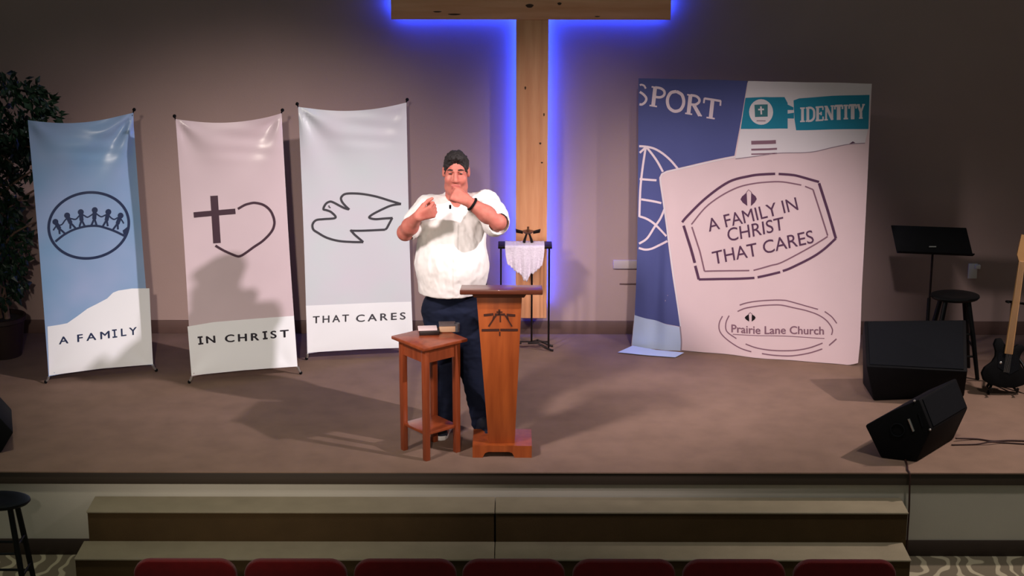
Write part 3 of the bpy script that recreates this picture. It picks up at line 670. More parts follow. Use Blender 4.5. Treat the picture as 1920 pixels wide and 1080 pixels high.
# lace cloth: lies on the top and hangs down in front in a scalloped point
lx0, lx1 = PY(947, 450, SY-.08).x, PY(1021, 450, SY-.08).x; lz = zs+.003
hang = [(0.0, .40), (.06, .46), (.18, .56), (.30, .62), (.40, .68), (.48, .80), (.54, .82), (.60, .80), (.66, .66), (.78, .62), (.90, .54), (1.0, .44)]
Hm = (zs-PY(985, 527, SY-.08).z)
def hang_at(i):
    for (a, b), (c, e_) in zip(hang, hang[1:]):
        if a <= i <= c: return (b+(e_-b)*(i-a)/(c-a))*Hm/.82*(1+.03*math.sin(i*70))
    return .3*Hm
b = MB(); n, mm = 60, 26; g2 = []
for j in range(mm+1):
    row = []
    for i in range(n+1):
        q = i/n; x = lx0+(lx1-lx0)*q; tt = j/mm
        if tt < .3: row.append(b.bm.verts.new((x, SY+.06-(.14)*(tt/.3), lz+.001*math.sin(i))))
        else:
            hh = hang_at(q)*(tt-.3)/.7; dr = 1-.12*((tt-.3)/.7)**2
            row.append(b.bm.verts.new((lx0+(lx1-lx0)*(.5+(q-.5)*dr), SY-.079-.010*(1+math.sin(q*26+1))*min(1, hh*8), lz-hh)))
    g2.append(row)
for j in range(mm):
    for i in range(n): b.bm.faces.new((g2[j][i], g2[j][i+1], g2[j+1][i+1], g2[j+1][i]))
o = b.done('lace_cloth', M['lace'], loc=((lx0+lx1)/2, SY, lz), smooth=180)
md = o.modifiers.new('thickness', 'SOLIDIFY'); md.thickness = .003; md.offset = 1
tag(o, 'white lace cloth hanging in a point over the iron stand', 'cloth')
# small dark ornament with two wings on short legs
oc = PY(990, 443, SY); oz = lz+.003
orn = thing('table_ornament', 'small dark metal ornament with two side wings on the lace cloth', 'ornament', (oc.x, SY, oz))
OS = .82
MB().lathe([(r_*OS, z_*OS) for r_, z_ in [(0, .075), (.012, .08), (.035, .09), (.05, .105), (.052, .11), (.03, .112), (.012, .118), (.008, .14), (.012, .146), (0, .152)]], (oc.x, SY, oz), 20).done('bowl', M['brass'], orn)
V_ = lambda x, y, z: Vector((oc.x+x*OS, SY+y*OS, oz+z*OS))
for sg in (-1, 1):
    MB().hexa([V_(sg*.045, -.012, .085), V_(sg*.105, -.012, .095), V_(sg*.105, .012, .095), V_(sg*.045, .012, .085)],
              [V_(sg*.045, -.012, .11), V_(sg*.112, -.012, .128), V_(sg*.112, .012, .128), V_(sg*.045, .012, .11)], bevel=.003).done('wing', M['iron'], orn)
    MB().tube([V_(sg*.012, 0, .085), V_(sg*.026, 0, .04), V_(sg*.036, 0, .004)], [.006, .009, .011], 8).done('leg', M['iron'], orn)

# ------------------------------------------------------------------ ficus tree at far left
random.seed(4)
FX, FY = -3.72, 12.78
fi = thing('potted_ficus', 'leafy artificial ficus tree in a dark pot behind the blue banner', 'plant', (FX, FY, 0))
MB().lathe([(0, 0), (.13, 0), (.165, .26), (.18, .27), (.18, .30), (.16, .30), (.155, .27), (0, .27)], (FX, FY, 0), 28).done('pot', M['pot'], fi)
MB().lathe([(0, .275), (.08, .28), (.155, .271)], (FX, FY, 0), 24).done('soil', M['soil'], fi)
tr_ = MB()
for q in range(3):
    pts = [(FX+.03*math.cos(q*2.1+z*4)+(z-.3)*.06*(q-1), FY+.03*math.sin(q*2.1+z*4), .27+z*1.0) for z in [k*.13 for k in range(11)]]
    tr_.tube(pts, [.022-.0012*k for k in range(11)], 8)
for q in range(16):
    a = random.uniform(0, 2*PI); z = random.uniform(.7, 1.5); r = random.uniform(.3, .6)
    tr_.tube([(FX, FY, z), (FX+r*.5*math.cos(a), FY+r*.3*math.sin(a), z+.18), (FX+r*math.cos(a), FY+r*.6*math.sin(a), z+.18+random.uniform(-.1, .2))], [.012, .008, .004], 6)
tr_.done('trunk', M['bark'], fi)
lf = MB()
def leaf(p, dirv, L):
    dirv = dirv.normalized(); side = dirv.cross(Vector((random.uniform(-1, 1), random.uniform(-1, 1), random.uniform(-.3, 1)))).normalized(); nn = dirv.cross(side)
    w_ = L*.26
    lf._new([p, p+dirv*L*.45+side*w_-nn*L*.06, p+dirv*L-nn*L*.14, p+dirv*L*.45-side*w_-nn*L*.06, p+dirv*L*.45+nn*L*.02], [(0, 1, 4), (1, 2, 4), (2, 3, 4), (3, 0, 4)])
blobs = [(0.1, 1.78, .42, .30, 900), (-.35, 1.6, .36, .4, 800), (-.45, 1.3, .3, .5, 500), (-.12, .75, .3, .35, 400), (.22, 1.55, .30, .22, 500), (-.1, 1.2, .32, .35, 650), (.02, .85, .24, .3, 420), (-.4, 1.0, .26, .4, 400), (.36, 1.56, .16, .14, 160), (.05, .55, .16, .18, 150)]
for bx, bz, rx, rz, cnt in blobs:
    for _ in range(cnt):
        th, u = random.uniform(0, 2*PI), random.uniform(-1, 1); r = random.uniform(.3, 1)**.5
        q = Vector((math.cos(th)*math.sqrt(1-u*u)*rx, math.sin(th)*math.sqrt(1-u*u)*rx*.75, u*rz))*r
        p = Vector((FX+bx, FY, bz))+q
        if p.y > YW-.06 or p.z < .36: continue
        leaf(p, Vector((q.x*1.2+random.uniform(-.25, .25), q.y+random.uniform(-.3, .2), -.15+random.uniform(-.5, .4))), random.uniform(.05, .095))
lf.done('foliage', M['leaf'], fi, smooth=0, recalc=False)

# ------------------------------------------------------------------ stage monitors
def handle_ring(parent, c, n, r=.04):
    n = n.normalized(); u = Vector((0, 0, 1)); u = (u-n*u.dot(n)).normalized(); v = n.cross(u)
    MB().tube([c+n*.004+(u*math.cos(a)+v*math.sin(a))*r for a in [k*2*PI/20 for k in range(21)]], .005, 6, caps=False).done('port_ring', M['black_face'], parent)
# rear one: a big wedge, back to the hall
q0, q1 = PZ(1638, 752), PZ(1808, 744)
zf = .255
a0 = PZ(1624, 687, zf); a1 = PZ(1814, 697, zf)
zt_ = .47; c0 = PZ(1620, 601, zt_); c1 = PZ(1812, 599, zt_)
back = Vector((0.03, .30, 0))
bg = thing('stage_monitor', 'large black stage monitor speaker behind the tilted one at right', 'speaker', ((q0.x+q1.x)/2, q0.y+.2, 0), 'stage monitors on the right of the stage')
P5 = [[q0, a0, c0, Vector((c0.x, c0.y+.04, .36)), Vector((c0.x+.02, c0.y+.02, 0))], [q1, a1, c1, Vector((c1.x, c1.y+.04, .36)), Vector((c1.x-.02, c1.y+.02, 0))]]
MB().hexa(P5[0], P5[1], bevel=.012).done('cabinet', M['black'], bg, smooth=30)
up_n = (a1-a0).cross(c0-a0).normalized()
if up_n.z < 0: up_n = -up_n
ins = lambda p, q, r_, s_, t_: None
cc = (a0+a1+c0+c1)/4
MB().hexa([cc+(p-cc)*.93+up_n*.001 for p in (a0, a1, c1, c0)], [cc+(p-cc)*.92+up_n*.006 for p in (a0, a1, c1, c0)]).done('grille', M['black_face'], bg, smooth=30)
# front one: tilted wedge with its end panel to the hall
b0, b1 = PZ(1651, 859), PZ(1718, 867); ex = PZ(1802, 815)-b1; ex.z = 0; exn = ex.normalized()
pn = Vector((b1.y-b0.y, -(b1.x-b0.x), 0)).normalized()
if pn.y > 0: pn = -pn
pro = [PP(x, y, b1, pn) for x, y in ((1651, 859), (1718, 866.5), (1746, 806), (1723, 748), (1670, 771), (1621, 798))]
fm = thing('stage_monitor', 'black wedge stage monitor tilted on its side near the stage edge', 'speaker', (b1.x, b1.y, 0), 'stage monitors on the right of the stage')
ev = exn*.52
MB().hexa(pro, [p+ev for p in pro], bevel=.012).done('cabinet', M['black'], fm, smooth=30)
gn = (pro[2]-pro[3]).cross(exn).normalized()
if gn.y > 0: gn = -gn
gc = (pro[2]+pro[3])/2+ev*.5
MB().hexa([gc+(p-gc)*.88+gn*.001 for p in (pro[2], pro[2]+ev, pro[3]+ev, pro[3])], [gc+(p-gc)*.87+gn*.006 for p in (pro[2], pro[2]+ev, pro[3]+ev, pro[3])]).done('grille', M['black_face'], fm, smooth=30)
handle_ring(fm, PP(1683, 806, b1, pn)+pn*.002, pn, .042)
hb = PP(1704, 785, b1, pn); hb2 = PP(1713, 808, b1, pn)
MB().tube([hb+pn*.004, hb2+pn*.004], .008, 8).done('handle', M['silver'], fm)
hb = PP(1722, 775, b1, pn); hb2 = PP(1730, 800, b1, pn)
MB().tube([hb+pn*.002, hb2+pn*.002], .005, 8).done('jack_plate', M['black_face'], fm)
for x, y in ((1715, 749), (1744, 803)):
    MB().sphere(PP(x, y, b1, pn)+pn*.004+Vector((0, 0, -.008)), .008, seg=10).done('screw', M['silver'], fm)
# left one, cut by the frame
lp = PZ(2, 850); tip = PZ(24, 816, .13)
lm = thing('stage_monitor', 'black stage monitor speaker cut off by the left edge of the photo', 'speaker', (lp.x-.2, lp.y+.1, 0))
pr = [Vector((lp.x-.30, lp.y, 0)), Vector((lp.x, lp.y, 0)), Vector((tip.x, lp.y, .14)), PY(0, 783, lp.y), Vector((lp.x-.14, lp.y, .34)), Vector((lp.x-.34, lp.y, .2))]
MB().hexa(pr, [p+Vector((-.12, .42, 0)) for p in pr], bevel=.012).done('cabinet', M['black'], lm, smooth=30)
MB().hexa([pr[4]*.2+pr[5]*.8+Vector((.01, .06, .006)), pr[4]*.85+pr[5]*.15+Vector((-.005, .06, .006)), pr[4]*.85+pr[5]*.15+Vector((-.1, .36, .006)), pr[4]*.2+pr[5]*.8+Vector((-.08, .36, .006))],
          [v+Vector((0, 0, .006)) for v in (pr[4]*.2+pr[5]*.8+Vector((.01, .06, .006)), pr[4]*.85+pr[5]*.15+Vector((-.005, .06, .006)), pr[4]*.85+pr[5]*.15+Vector((-.1, .36, .006)), pr[4]*.2+pr[5]*.8+Vector((-.08, .36, .006)))]).done('grille', M['black_face'], lm)
# cables
def cable(pts, r, label):
    pts = [Vector(p) for p in pts]; Q = []
    for i in range(len(pts)-1):
        g_ = lambda k: pts[max(0, min(len(pts)-1, k))]
        p0, p1, p2, p3 = g_(i-1), g_(i), g_(i+1), g_(i+2)
        for t_ in [k/8 for k in range(8)]: Q.append(0.5*((2*p1)+(p2-p0)*t_+(2*p0-5*p1+4*p2-p3)*t_*t_+(3*p1-p0-3*p2+p3)*t_**3))
    Q.append(pts[-1])
    o = MB().tube(Q, r, 8).done('cable', M['cord'], loc=pts[0]); return tag(o, label, 'cable')
cable([PZ(1792, 822, .02), PZ(1830, 823, .006), PZ(1860, 827, .006), PZ(1895, 826, .006), PZ(1945, 827, .006), PZ(2000, 824, .006)], .006, 'thin cable running from the tilted monitor to the right edge')
cable([PZ(1784, 834, .006), PZ(1830, 833, .006), PZ(1856, 829, .018), PZ(1880, 830, .006), PZ(1930, 833, .006), PZ(2000, 838, .006)], .005, 'second thin cable on the floor crossing the first by the tilted monitor')
xe = PZ(1705, 886).x
cable([PZ(1697, 861, .006), PZ(1701, 872, .007), Vector((xe-.005, YE+.03, .008)), Vector((xe, YE-.006, -.004)), Vector((xe+.004, YE-.006, -.06)), Vector((xe+.012, YE-.004, -.25)), Vector((xe+.014, YE-.0, -.45)), Vector((xe+.02, YE-.01, FZ+.008))], .006, 'dark cord to the stage edge, drawn on down the trim line beside the steps')  # below the edge the tube follows the dark step trim

# ------------------------------------------------------------------ music stand
ms0 = PZ(1748, 640); MY = 12.72
mzc = PY(1748, 448, MY).z
mst = thing('music_stand', 'black music stand with an empty tilted desk at right', 'music stand', (PY(1748, 448, MY).x, MY, 0))
dn = Vector((0, -math.cos(math.radians(28)), math.sin(math.radians(28))))
do = PY(1748, 450, MY)
cor = [PP(x, y, do, dn) for x, y in ((1682, 474), (1825, 480), (1812, 427), (1671, 422))]
MB().hexa(cor, [p-dn*.012 for p in cor], bevel=.004).done('desk', M['black'], mst)
MB().hexa([cor[0], cor[1], cor[1]+dn*.045, cor[0]+dn*.045], [p+Vector((0, 0, .008)) for p in (cor[0], cor[1], cor[1]+dn*.045, cor[0]+dn*.045)], bevel=.002).done('ledge', M['black'], mst)
o_ = PP(1747, 463, do, dn)
MB().tube([o_+dn*.004+Vector((-.02, 0, 0)), o_+dn*.004+Vector((.03, 0, 0))], .006, 8).done('clip', M['silver'], mst)  # silver bar set in for the small highlight by the lip
px_ = PY(1747, 500, MY+.04).x
MB().tube([(px_, MY+.04, .40), (px_, MY+.04, mzc)], .008, 10).done('upper_pole', M['iron'], mst)
MB().tube([(px_-.004, MY+.04, .08), (px_-.004, MY+.04, .45)], .013, 12).done('lower_pole', M['metal_black'], mst)
for a in (0.4, 2.5, 4.6):
    MB().tube([(px_, MY+.04, .14), (px_+.14*math.cos(a), MY+.04+.14*math.sin(a), .06), (px_+.24*math.cos(a), MY+.04+.24*math.sin(a), .01)], .009, 8).done('leg', M['metal_black'], mst)

# ------------------------------------------------------------------ stools
def stool(name, label, c, h, r, spread, rot, seat_sy=0.8):
    t = thing(name, label, 'stool', c)
    MB().lathe([(0, h-.034), (r*.72, h-.036), (r*.94, h-.026), (r, h-.014), (r*.985, h-.004), (r*.9, h), (r*.5, h-.004), (0, h-.006)], c, 40, sy=seat_sy).done('seat', M['stool_black'], t, smooth=50)
    cs = []
    for k in range(4):
        a = rot+k*PI/2+PI/4; dv = Vector((math.cos(a), math.sin(a)*seat_sy, 0)); cs.append(dv)
        MB().tube([Vector(c)+dv*r*.66+Vector((0, 0, h-.03)), Vector(c)+dv*(r*.66+(spread-r*.66)*.5)+Vector((0, 0, h*.5)), Vector(c)+dv*spread], [.017, .018, .014], 12).done('leg', M['stool_black'], t)
    for zz, off in ((h*.55, 0), (h*.28, 0)):
        f_ = r*.66+(spread-r*.66)*(1-zz/h)
        for k in range(4):
            z2 = zz+(.05 if k % 2 else 0)
            MB().tube([Vector(c)+cs[k]*f_+Vector((0, 0, z2)), Vector(c)+cs[(k+1) % 4]*f_+Vector((0, 0, z2))], .008, 8).done('rung', M['stool_black'], t)
    return t
sf = PZ(1836, 715); scx = PY(1791, 552, sf.y+.17)
stool('bar_stool', 'black round stool standing behind the large monitor at right', Vector((scx.x, sf.y+.17, 0)), scx.z, 0.172, 0.235, 0.0)
lsY = 9.78; lh = PY(0, 935, lsY).z-FZ; lxr = PY(57, 940, lsY).x
stool('bar_stool', 'black stool on the floor below the stage at the left edge', Vector((lxr-.19, lsY, FZ)), lh, 0.19, 0.225, 0.0, 0.7)

# ------------------------------------------------------------------ electric guitar on a stand at the right edge
GY = 12.0
nk0 = PY(1891, 652, GY-.02); nk1 = PY(1929, 395, GY+.17)
gb = thing('electric_guitar', 'black electric guitar with a pale maple neck at the right edge', 'guitar', (nk0.x, GY, 0.05))
ax = (nk1-nk0).normalized(); sd = ax.cross(Vector((0, -1, 0))).normalized(); fnn = sd.cross(ax)
if fnn.y > 0: fnn = -fnn
if sd.x < 0: sd = -sd
sc_ = 1.0
outl = [(-.03, .02), (-.06, .06), (-.095, .05), (-.105, .01), (-.085, -.05), (-.082, -.10), (-.10, -.16), (-.145, -.22), (-.16, -.28), (-.14, -.345), (-.08, -.385), (0, -.395), (.08, -.385), (.14, -.345), (.16, -.28), (.145, -.22), (.10, -.16), (.085, -.10), (.09, -.05), (.11, .0), (.10, .03), (.06, .03), (.03, .0)]
gp = lambda u, v, w_: nk0+sd*u+ax*(v*.70 if v < 0 else v)+fnn*w_
MB().hexa([gp(u, v, -.03) for u, v in outl], [gp(u, v, .012) for u, v in outl], bevel=.006).done('body', M['black'], gb)
MB().hexa([gp(u, v, .0125) for u, v in ((-.07, -.06), (.07, -.06), (.09, -.2), (.03, -.26), (-.06, -.2))], [gp(u, v, .0145) for u, v in ((-.07, -.06), (.07, -.06), (.09, -.2), (.03, -.26), (-.06, -.2))]).done('pickguard', M['black_face'], gb)
MB().hexa([gp(-.028, -.06, .0), gp(.028, -.06, .0), gp(.028, -.06, .028), gp(-.028, -.06, .028)], [gp(-.021, .60, .0), gp(.021, .60, .0), gp(.021, .60, .022), gp(-.021, .60, .022)], bevel=.005).done('neck', M['maple'], gb)
MB().hexa([gp(-.021, .60, .0), gp(.021, .60, .0), gp(.045, .66, .0), gp(.04, .78, .0), (gp(-.03, .78, .0)), gp(-.04, .64, .0)], [gp(-.021, .60, .016), gp(.021, .60, .016), gp(.045, .66, .016), gp(.04, .78, .016), (gp(-.03, .78, .016)), gp(-.04, .64, .016)]).done('headstock', M['maple'], gb)
MB().sphere(PY(1876, 680, GY-.05), .012, seg=10).done('knob', M['silver'], gb)
for k in range(6): MB().tube([gp(-.018+.0072*k, -.24, .032), gp(-.016+.0064*k, .6, .026)], .0009, 5).done('string', M['silver'], gb)
gs = thing('guitar_stand', 'black folding guitar stand holding the guitar at the right edge', 'stand', (nk0.x, GY+.1, 0))
yk = nk0.lerp(nk1, .33)
topm = yk-fnn*.06
MB().tube([Vector((nk0.x+.05, GY+.16, .30)), topm], .011, 10).done('mast', M['metal_black'], gs)
MB().tube([yk-sd*.06+fnn*.045, yk-sd*.055-fnn*.02, yk-fnn*.045, yk+sd*.055-fnn*.02, yk+sd*.06+fnn*.045], .009, 8).done('neck_yoke', M['metal_black'], gs)
mb_ = Vector((nk0.x+.05, GY+.16, .30))
for ft in (PZ(1853, 737, .012), PZ(1945, 742, .012), Vector((nk0.x+.08, GY+.45, .012))):
    MB().tube([mb_, mb_.lerp(ft, .5)+Vector((0, 0, .03)), ft], .010, 8).done('leg', M['metal_black'], gs)
cd = gp(0, -.415, -.01)
MB().tube([mb_+Vector((0, -.02, -.06)), Vector((cd.x-.09, cd.y+.05, cd.z)), Vector((cd.x-.09, cd.y-.06, cd.z+.004)), Vector((cd.x-.09, cd.y-.065, cd.z+.03))], .009, 8).tube([mb_+Vector((0, -.02, -.06)), Vector((cd.x+.09, cd.y+.05, cd.z)), Vector((cd.x+.09, cd.y-.06, cd.z+.004)), Vector((cd.x+.09, cd.y-.065, cd.z+.03))], .009, 8).done('cradle', M['metal_black'], gs)

# ------------------------------------------------------------------ wall fittings
o0 = PY(1816, 494, YW); o1 = PY(1832, 522, YW)
wo = thing('wall_outlet', 'white wall outlet with a plug above the stool', 'outlet', ((o0.x+o1.x)/2, YW, o1.z))
MB().box((o0.x, YW-.008, o1.z), (o1.x-.004, YW, o0.z), bevel=.003).done('cover_plate', M['white_plastic'], wo)
MB().box((o0.x+.045, YW-.035, o0.z-.035), (o1.x+.012, YW-.008, o0.z-.004), bevel=.004).done('plug', M['white_plastic'], wo)
o0 = PY(1150, 487, YW); o1 = PY(1205, 503, YW)
bo = thing('wall_box', 'pale low wall box half hidden behind the fabric backdrop', 'wall box', ((o0.x+o1.x)/2, YW, o1.z))
MB().box((o0.x, YW-.02, o1.z), (o1.x+.05, YW, o0.z), bevel=.004).done('box_body', mat('beige plastic', (176, 162, 156), .6), bo)
MB().box((o0.x+.05, YW-.008, o1.z-.125), (o1.x+.05, YW, o1.z-.118)).done('lower_seam', M['wall_base'], bo)

# ------------------------------------------------------------------ red chairs, front row of the hall
CY = 8.52; pitch = None
def rounded(x0, x1, z0, z1, r, n=8):
    pts = [(x0, z0), (x1, z0)]
    pts += [(x1-r+r*math.cos(a), z1-r+r*math.sin(a)) for a in [k*PI/2/n for k in range(n+1)]]
    pts += [(x0+r-r*math.sin(a), z1-r+r*math.cos(a)) for a in [k*PI/2/n for k in range(n+1)]]
    return pts
czt = PY(960, 1042.5, CY-.05).z; Hc = czt-FZ
def make_chair():
    t = thing('stacking_chair', '', 'chair', (0, CY, FZ), 'red chairs in the front row')
    ol = rounded(-.257, .257, Hc-.50, Hc, .085)
    f0 = [Vector((x, CY-.02-.10*(z-.4)/.5, FZ+z)) for x, z in ol]; f1 = [p+Vector((0, .055, .0)) for p in f0]
    MB().hexa(f0, f1, bevel=.014).done('backrest', M['red'], t, smooth=50)
    MB().box((-.25, CY+.02, FZ+.40), (.25, CY+.47, FZ+.475), bevel=.03).done('seat', M['red'], t, smooth=50)
    for sx in (-1, 1):
        MB().tube([(sx*.235, CY-.03, FZ+Hc-.42), (sx*.235, CY+.03, FZ+.36), (sx*.24, CY-.03, FZ+.0)], .012, 8).done('leg', M['metal_black'], t)
        MB().tube([(sx*.235, CY+.42, FZ+.40), (sx*.24, CY+.45, FZ+.0)], .012, 8).done('leg', M['metal_black'], t)
        MB().tube([(sx*.235, CY+.03, FZ+.375), (sx*.235, CY+.42, FZ+.395)], .011, 8).done('seat_rail', M['metal_black'], t)
    return t
ch0 = make_chair()
names = ['red chair back at the left end of the front row', 'second red chair from the left end of the front row', 'third red chair from the left end of the front row', 'middle red chair of the seven in the front row',
         'third red chair from the right end of the front row', 'second red chair from the right end of the front row', 'red chair back at the right end of the front row']
for i, cx in enumerate((353, 558, 761.5, 963, 1168, 1372.5, 1578)):
    X = PY(cx, 1060, CY).x
    if i == 0: ch0.location = (X, CY, FZ); ch0['label'] = names[0]
    else: dup(ch0, (X, CY, FZ), names[i])

# ------------------------------------------------------------------ the speaker (a person): smooth distance-field modelling
class Field:
    def __init__(s, lo, hi, h):
        s.lo, s.h = np.array(lo, float), h
        s.n = np.ceil((np.array(hi)-s.lo)/h).astype(int)+1
        s.F = np.full(s.n, 1.0, np.float32)
    def _win(s, lo, hi):
        a = np.maximum(0, np.floor((np.array(lo)-s.lo)/s.h).astype(int)); b = np.minimum(s.n, np.ceil((np.array(hi)-s.lo)/s.h).astype(int)+1)
        if np.any(b <= a): return None
        g = [s.lo[i]+s.h*np.arange(a[i], b[i]) for i in range(3)]
        return tuple(slice(a[i], b[i]) for i in range(3)), np.meshgrid(*g, indexing='ij')
    def _mix(s, sl, d, k, sub):
        A = s.F[sl]
        if sub:
            d = -d; hh = np.maximum(k-np.abs(A-d), 0)/max(k, 1e-6); s.F[sl] = np.maximum(A, d)+hh*hh*k*.25
        else:
            hh = np.maximum(k-np.abs(A-d), 0)/max(k, 1e-6); s.F[sl] = np.minimum(A, d)-hh*hh*k*.25
    def cone(s, a, b, r1, r2, k=.02, sub=False, flat=None):
        a, b = np.array(a, float), np.array(b, float); m = max(r1, r2)+k+.03
        wv = s._win(np.minimum(a, b)-m, np.maximum(a, b)+m)
        if wv is None: return s
        sl, (X, Y, Z) = wv; ab = b-a; L = max(1e-9, ab.dot(ab))
        t = np.clip(((X-a[0])*ab[0]+(Y-a[1])*ab[1]+(Z-a[2])*ab[2])/L, 0, 1)
        dx, dy, dz = X-a[0]-t*ab[0], Y-a[1]-t*ab[1], Z-a[2]-t*ab[2]
        s._mix(sl, (np.sqrt(dx*dx+dy*dy+dz*dz)-(r1+(r2-r1)*t)).astype(np.float32), k, sub); return s
    def ell(s, c, r, k=.02, sub=False, rot=None):
        c, r = np.array(c, float), np.array(r, float); m = max(r)+k+.03
        wv = s._win(c-m, c+m)
        if wv is None: return s
        sl, (X, Y, Z) = wv; X, Y, Z = X-c[0], Y-c[1], Z-c[2]
        if rot is not None:
            R = np.array(rot.transposed()); X, Y, Z = R[0, 0]*X+R[0, 1]*Y+R[0, 2]*Z, R[1, 0]*X+R[1, 1]*Y+R[1, 2]*Z, R[2, 0]*X+R[2, 1]*Y+R[2, 2]*Z
        k0 = np.sqrt((X/r[0])**2+(Y/r[1])**2+(Z/r[2])**2); k1 = np.sqrt((X/r[0]**2)**2+(Y/r[1]**2)**2+(Z/r[2]**2)**2)+1e-6
        s._mix(sl, (k0*(k0-1)/k1).astype(np.float32), k, sub); return s
    def cut(s, p, n):
        """keep the side opposite to n"""
        g = [s.lo[i]+s.h*np.arange(s.n[i]) for i in range(3)]; X, Y, Z = np.meshgrid(*g, indexing='ij')
        s.F = np.maximum(s.F, ((X-p[0])*n[0]+(Y-p[1])*n[1]+(Z-p[2])*n[2]).astype(np.float32)); return s
    def mesh(s, name):
        F = s.F; F[0], F[-1] = 1, 1; F[:, 0], F[:, -1] = 1, 1; F[:, :, 0], F[:, :, -1] = 1, 1
        n = np.array(F.shape)-1; off = [(i, j, k) for i in (0, 1) for j in (0, 1) for k in (0, 1)]
        cor = {o: F[o[0]:o[0]+n[0], o[1]:o[1]+n[1], o[2]:o[2]+n[2]] for o in off}
        cnt = sum((cor[o] < 0).astype(np.int8) for o in off); act = (cnt > 0) & (cnt < 8)
        I = np.argwhere(act); cv = {o: cor[o][act] for o in off}
        acc = np.zeros((len(I), 3)); num = np.zeros(len(I))
        for o in off:
            for ax_ in range(3):
                if o[ax_] == 0:
                    o2 = list(o); o2[ax_] = 1; o2 = tuple(o2); a, b = cv[o], cv[o2]; cr_ = (a < 0) != (b < 0)
                    t = np.where(cr_, a/(a-b+1e-12), 0); p = np.tile(np.array(o, float), (len(I), 1)); p[:, ax_] = t
                    acc += p*cr_[:, None]; num += cr_
        V = s.lo+s.h*(I+acc/num[:, None])
        idx = -np.ones(n, np.int64); idx[act] = np.arange(len(I)); faces = []
        sg = F < 0
        for ax_ in range(3):
            u, v = (ax_+1) % 3, (ax_+2) % 3
            a = np.moveaxis(sg, (ax_, u, v), (0, 1, 2)); ix = np.moveaxis(idx, (ax_, u, v), (0, 1, 2))
            c0_, c1_ = a[:-1, 1:-1, 1:-1], a[1:, 1:-1, 1:-1]; q = np.argwhere(c0_ != c1_); fl_ = c0_[c0_ != c1_]
            i, j, k = q[:, 0], q[:, 1]+1, q[:, 2]+1
            Q = np.stack([ix[i, j-1, k-1], ix[i, j, k-1], ix[i, j, k], ix[i, j-1, k]], 1)
            Q[~fl_] = Q[~fl_][:, ::-1]; faces.append(Q)
        Fc = np.concatenate(faces); Fc = Fc[(Fc >= 0).all(1)]
        me = bpy.data.meshes.new(name); me.from_pydata(V.tolist(), [], Fc.tolist()); me.update(); return me

YM = 11.32
def J(px, py, dy=0.0): return PY(px, py, YM+dy)
hipL, hipR = J(824, 585), J(868, 585)
kneeL, kneeR = J(833, 686, -.03), J(888, 690, -.03)
ankL, ankR = PZ(834, 783, .09), PZ(905, 795, .09)
shL, shR = J(804, 393, -.01), J(911, 385, -.01)
elL, elR = J(760, 436, -.14), J(934, 417, -.27)
wrL, wrR = J(783, 406, -.30), J(877, 377, -.29)
neck = J(856, 372, -.01); HC = J(855, 322, -.06)
hd = lambda x, y, z: HC+Vector((x, y, z))
def hand(F, W, dv, sv, palm_hint, curls, scale=1.0, thumb=(.5, .6, .5)):
    dv = dv.normalized(); sv = (sv-dv*sv.dot(dv)).normalized(); n_ = dv.cross(sv)
    if n_.dot(palm_hint) < 0: n_ = -n_
    S = scale
    for off_, ln, cr_ in zip((.031, .010, -.011, -.030), (.94, 1.05, 1.0, .8), curls):
        K = W+dv*.088*S+sv*off_*S*1.0
        F.cone(W+dv*.012*S+sv*off_*.55*S, K, .0165*S, .0135*S, .014)
        p = K; a = 0
        for seg, c_, r in zip((.045, .029, .023), cr_, (.0105, .0095, .0088)):
            a += math.radians(c_); q = p+(dv*math.cos(a)+n_*math.sin(a))*seg*ln*S
            F.cone(p, q, r*S, (r-.0007)*S, .004); p = q
    b0_ = W+dv*.022*S+sv*.026*S+n_*.008*S
    td = (dv*thumb[0]+sv*thumb[1]+n_*thumb[2]).normalized(); b1_ = b0_+td*.045*S
    td2 = (td+dv*.5+n_*.1).normalized(); b2_ = b1_+td2*.034*S; b3_ = b2_+(td2+dv*.3-sv*.25).normalized()*.028*S
    F.cone(b0_, b1_, .017*S, .0135*S, .012); F.cone(b1_, b2_, .012*S, .011*S, .005); F.cone(b2_, b3_, .011*S, .0092*S, .004)

lo = (min(elL.x, shL.x)-.1, YM-.55, -.005); hi = (max(elR.x, shR.x)+.1, YM+.25, 1.92)
F = Field(lo, hi, .0052)
# torso, neck, legs under the clothes
F.ell((HC.x-.01, YM, 1.22), (.19, .12, .26), .04).ell((HC.x-.01, YM+.0, .98), (.18, .13, .16), .05)
F.cone(shL, shR, .06, .06, .05)
for h_, k_, a_ in ((hipL, kneeL, ankL), (hipR, kneeR, ankR)):
    F.cone(h_, k_, .085, .06, .04); F.cone(k_, a_, .056, .04, .02); F.cone(a_+Vector((0, .02, -.04)), a_+Vector((.0, -.13, -.055)), .035, .028, .02)
F.cone(neck+Vector((0, .03, -.06)), HC+Vector((0, .025, -.06)), .075, .066, .03)
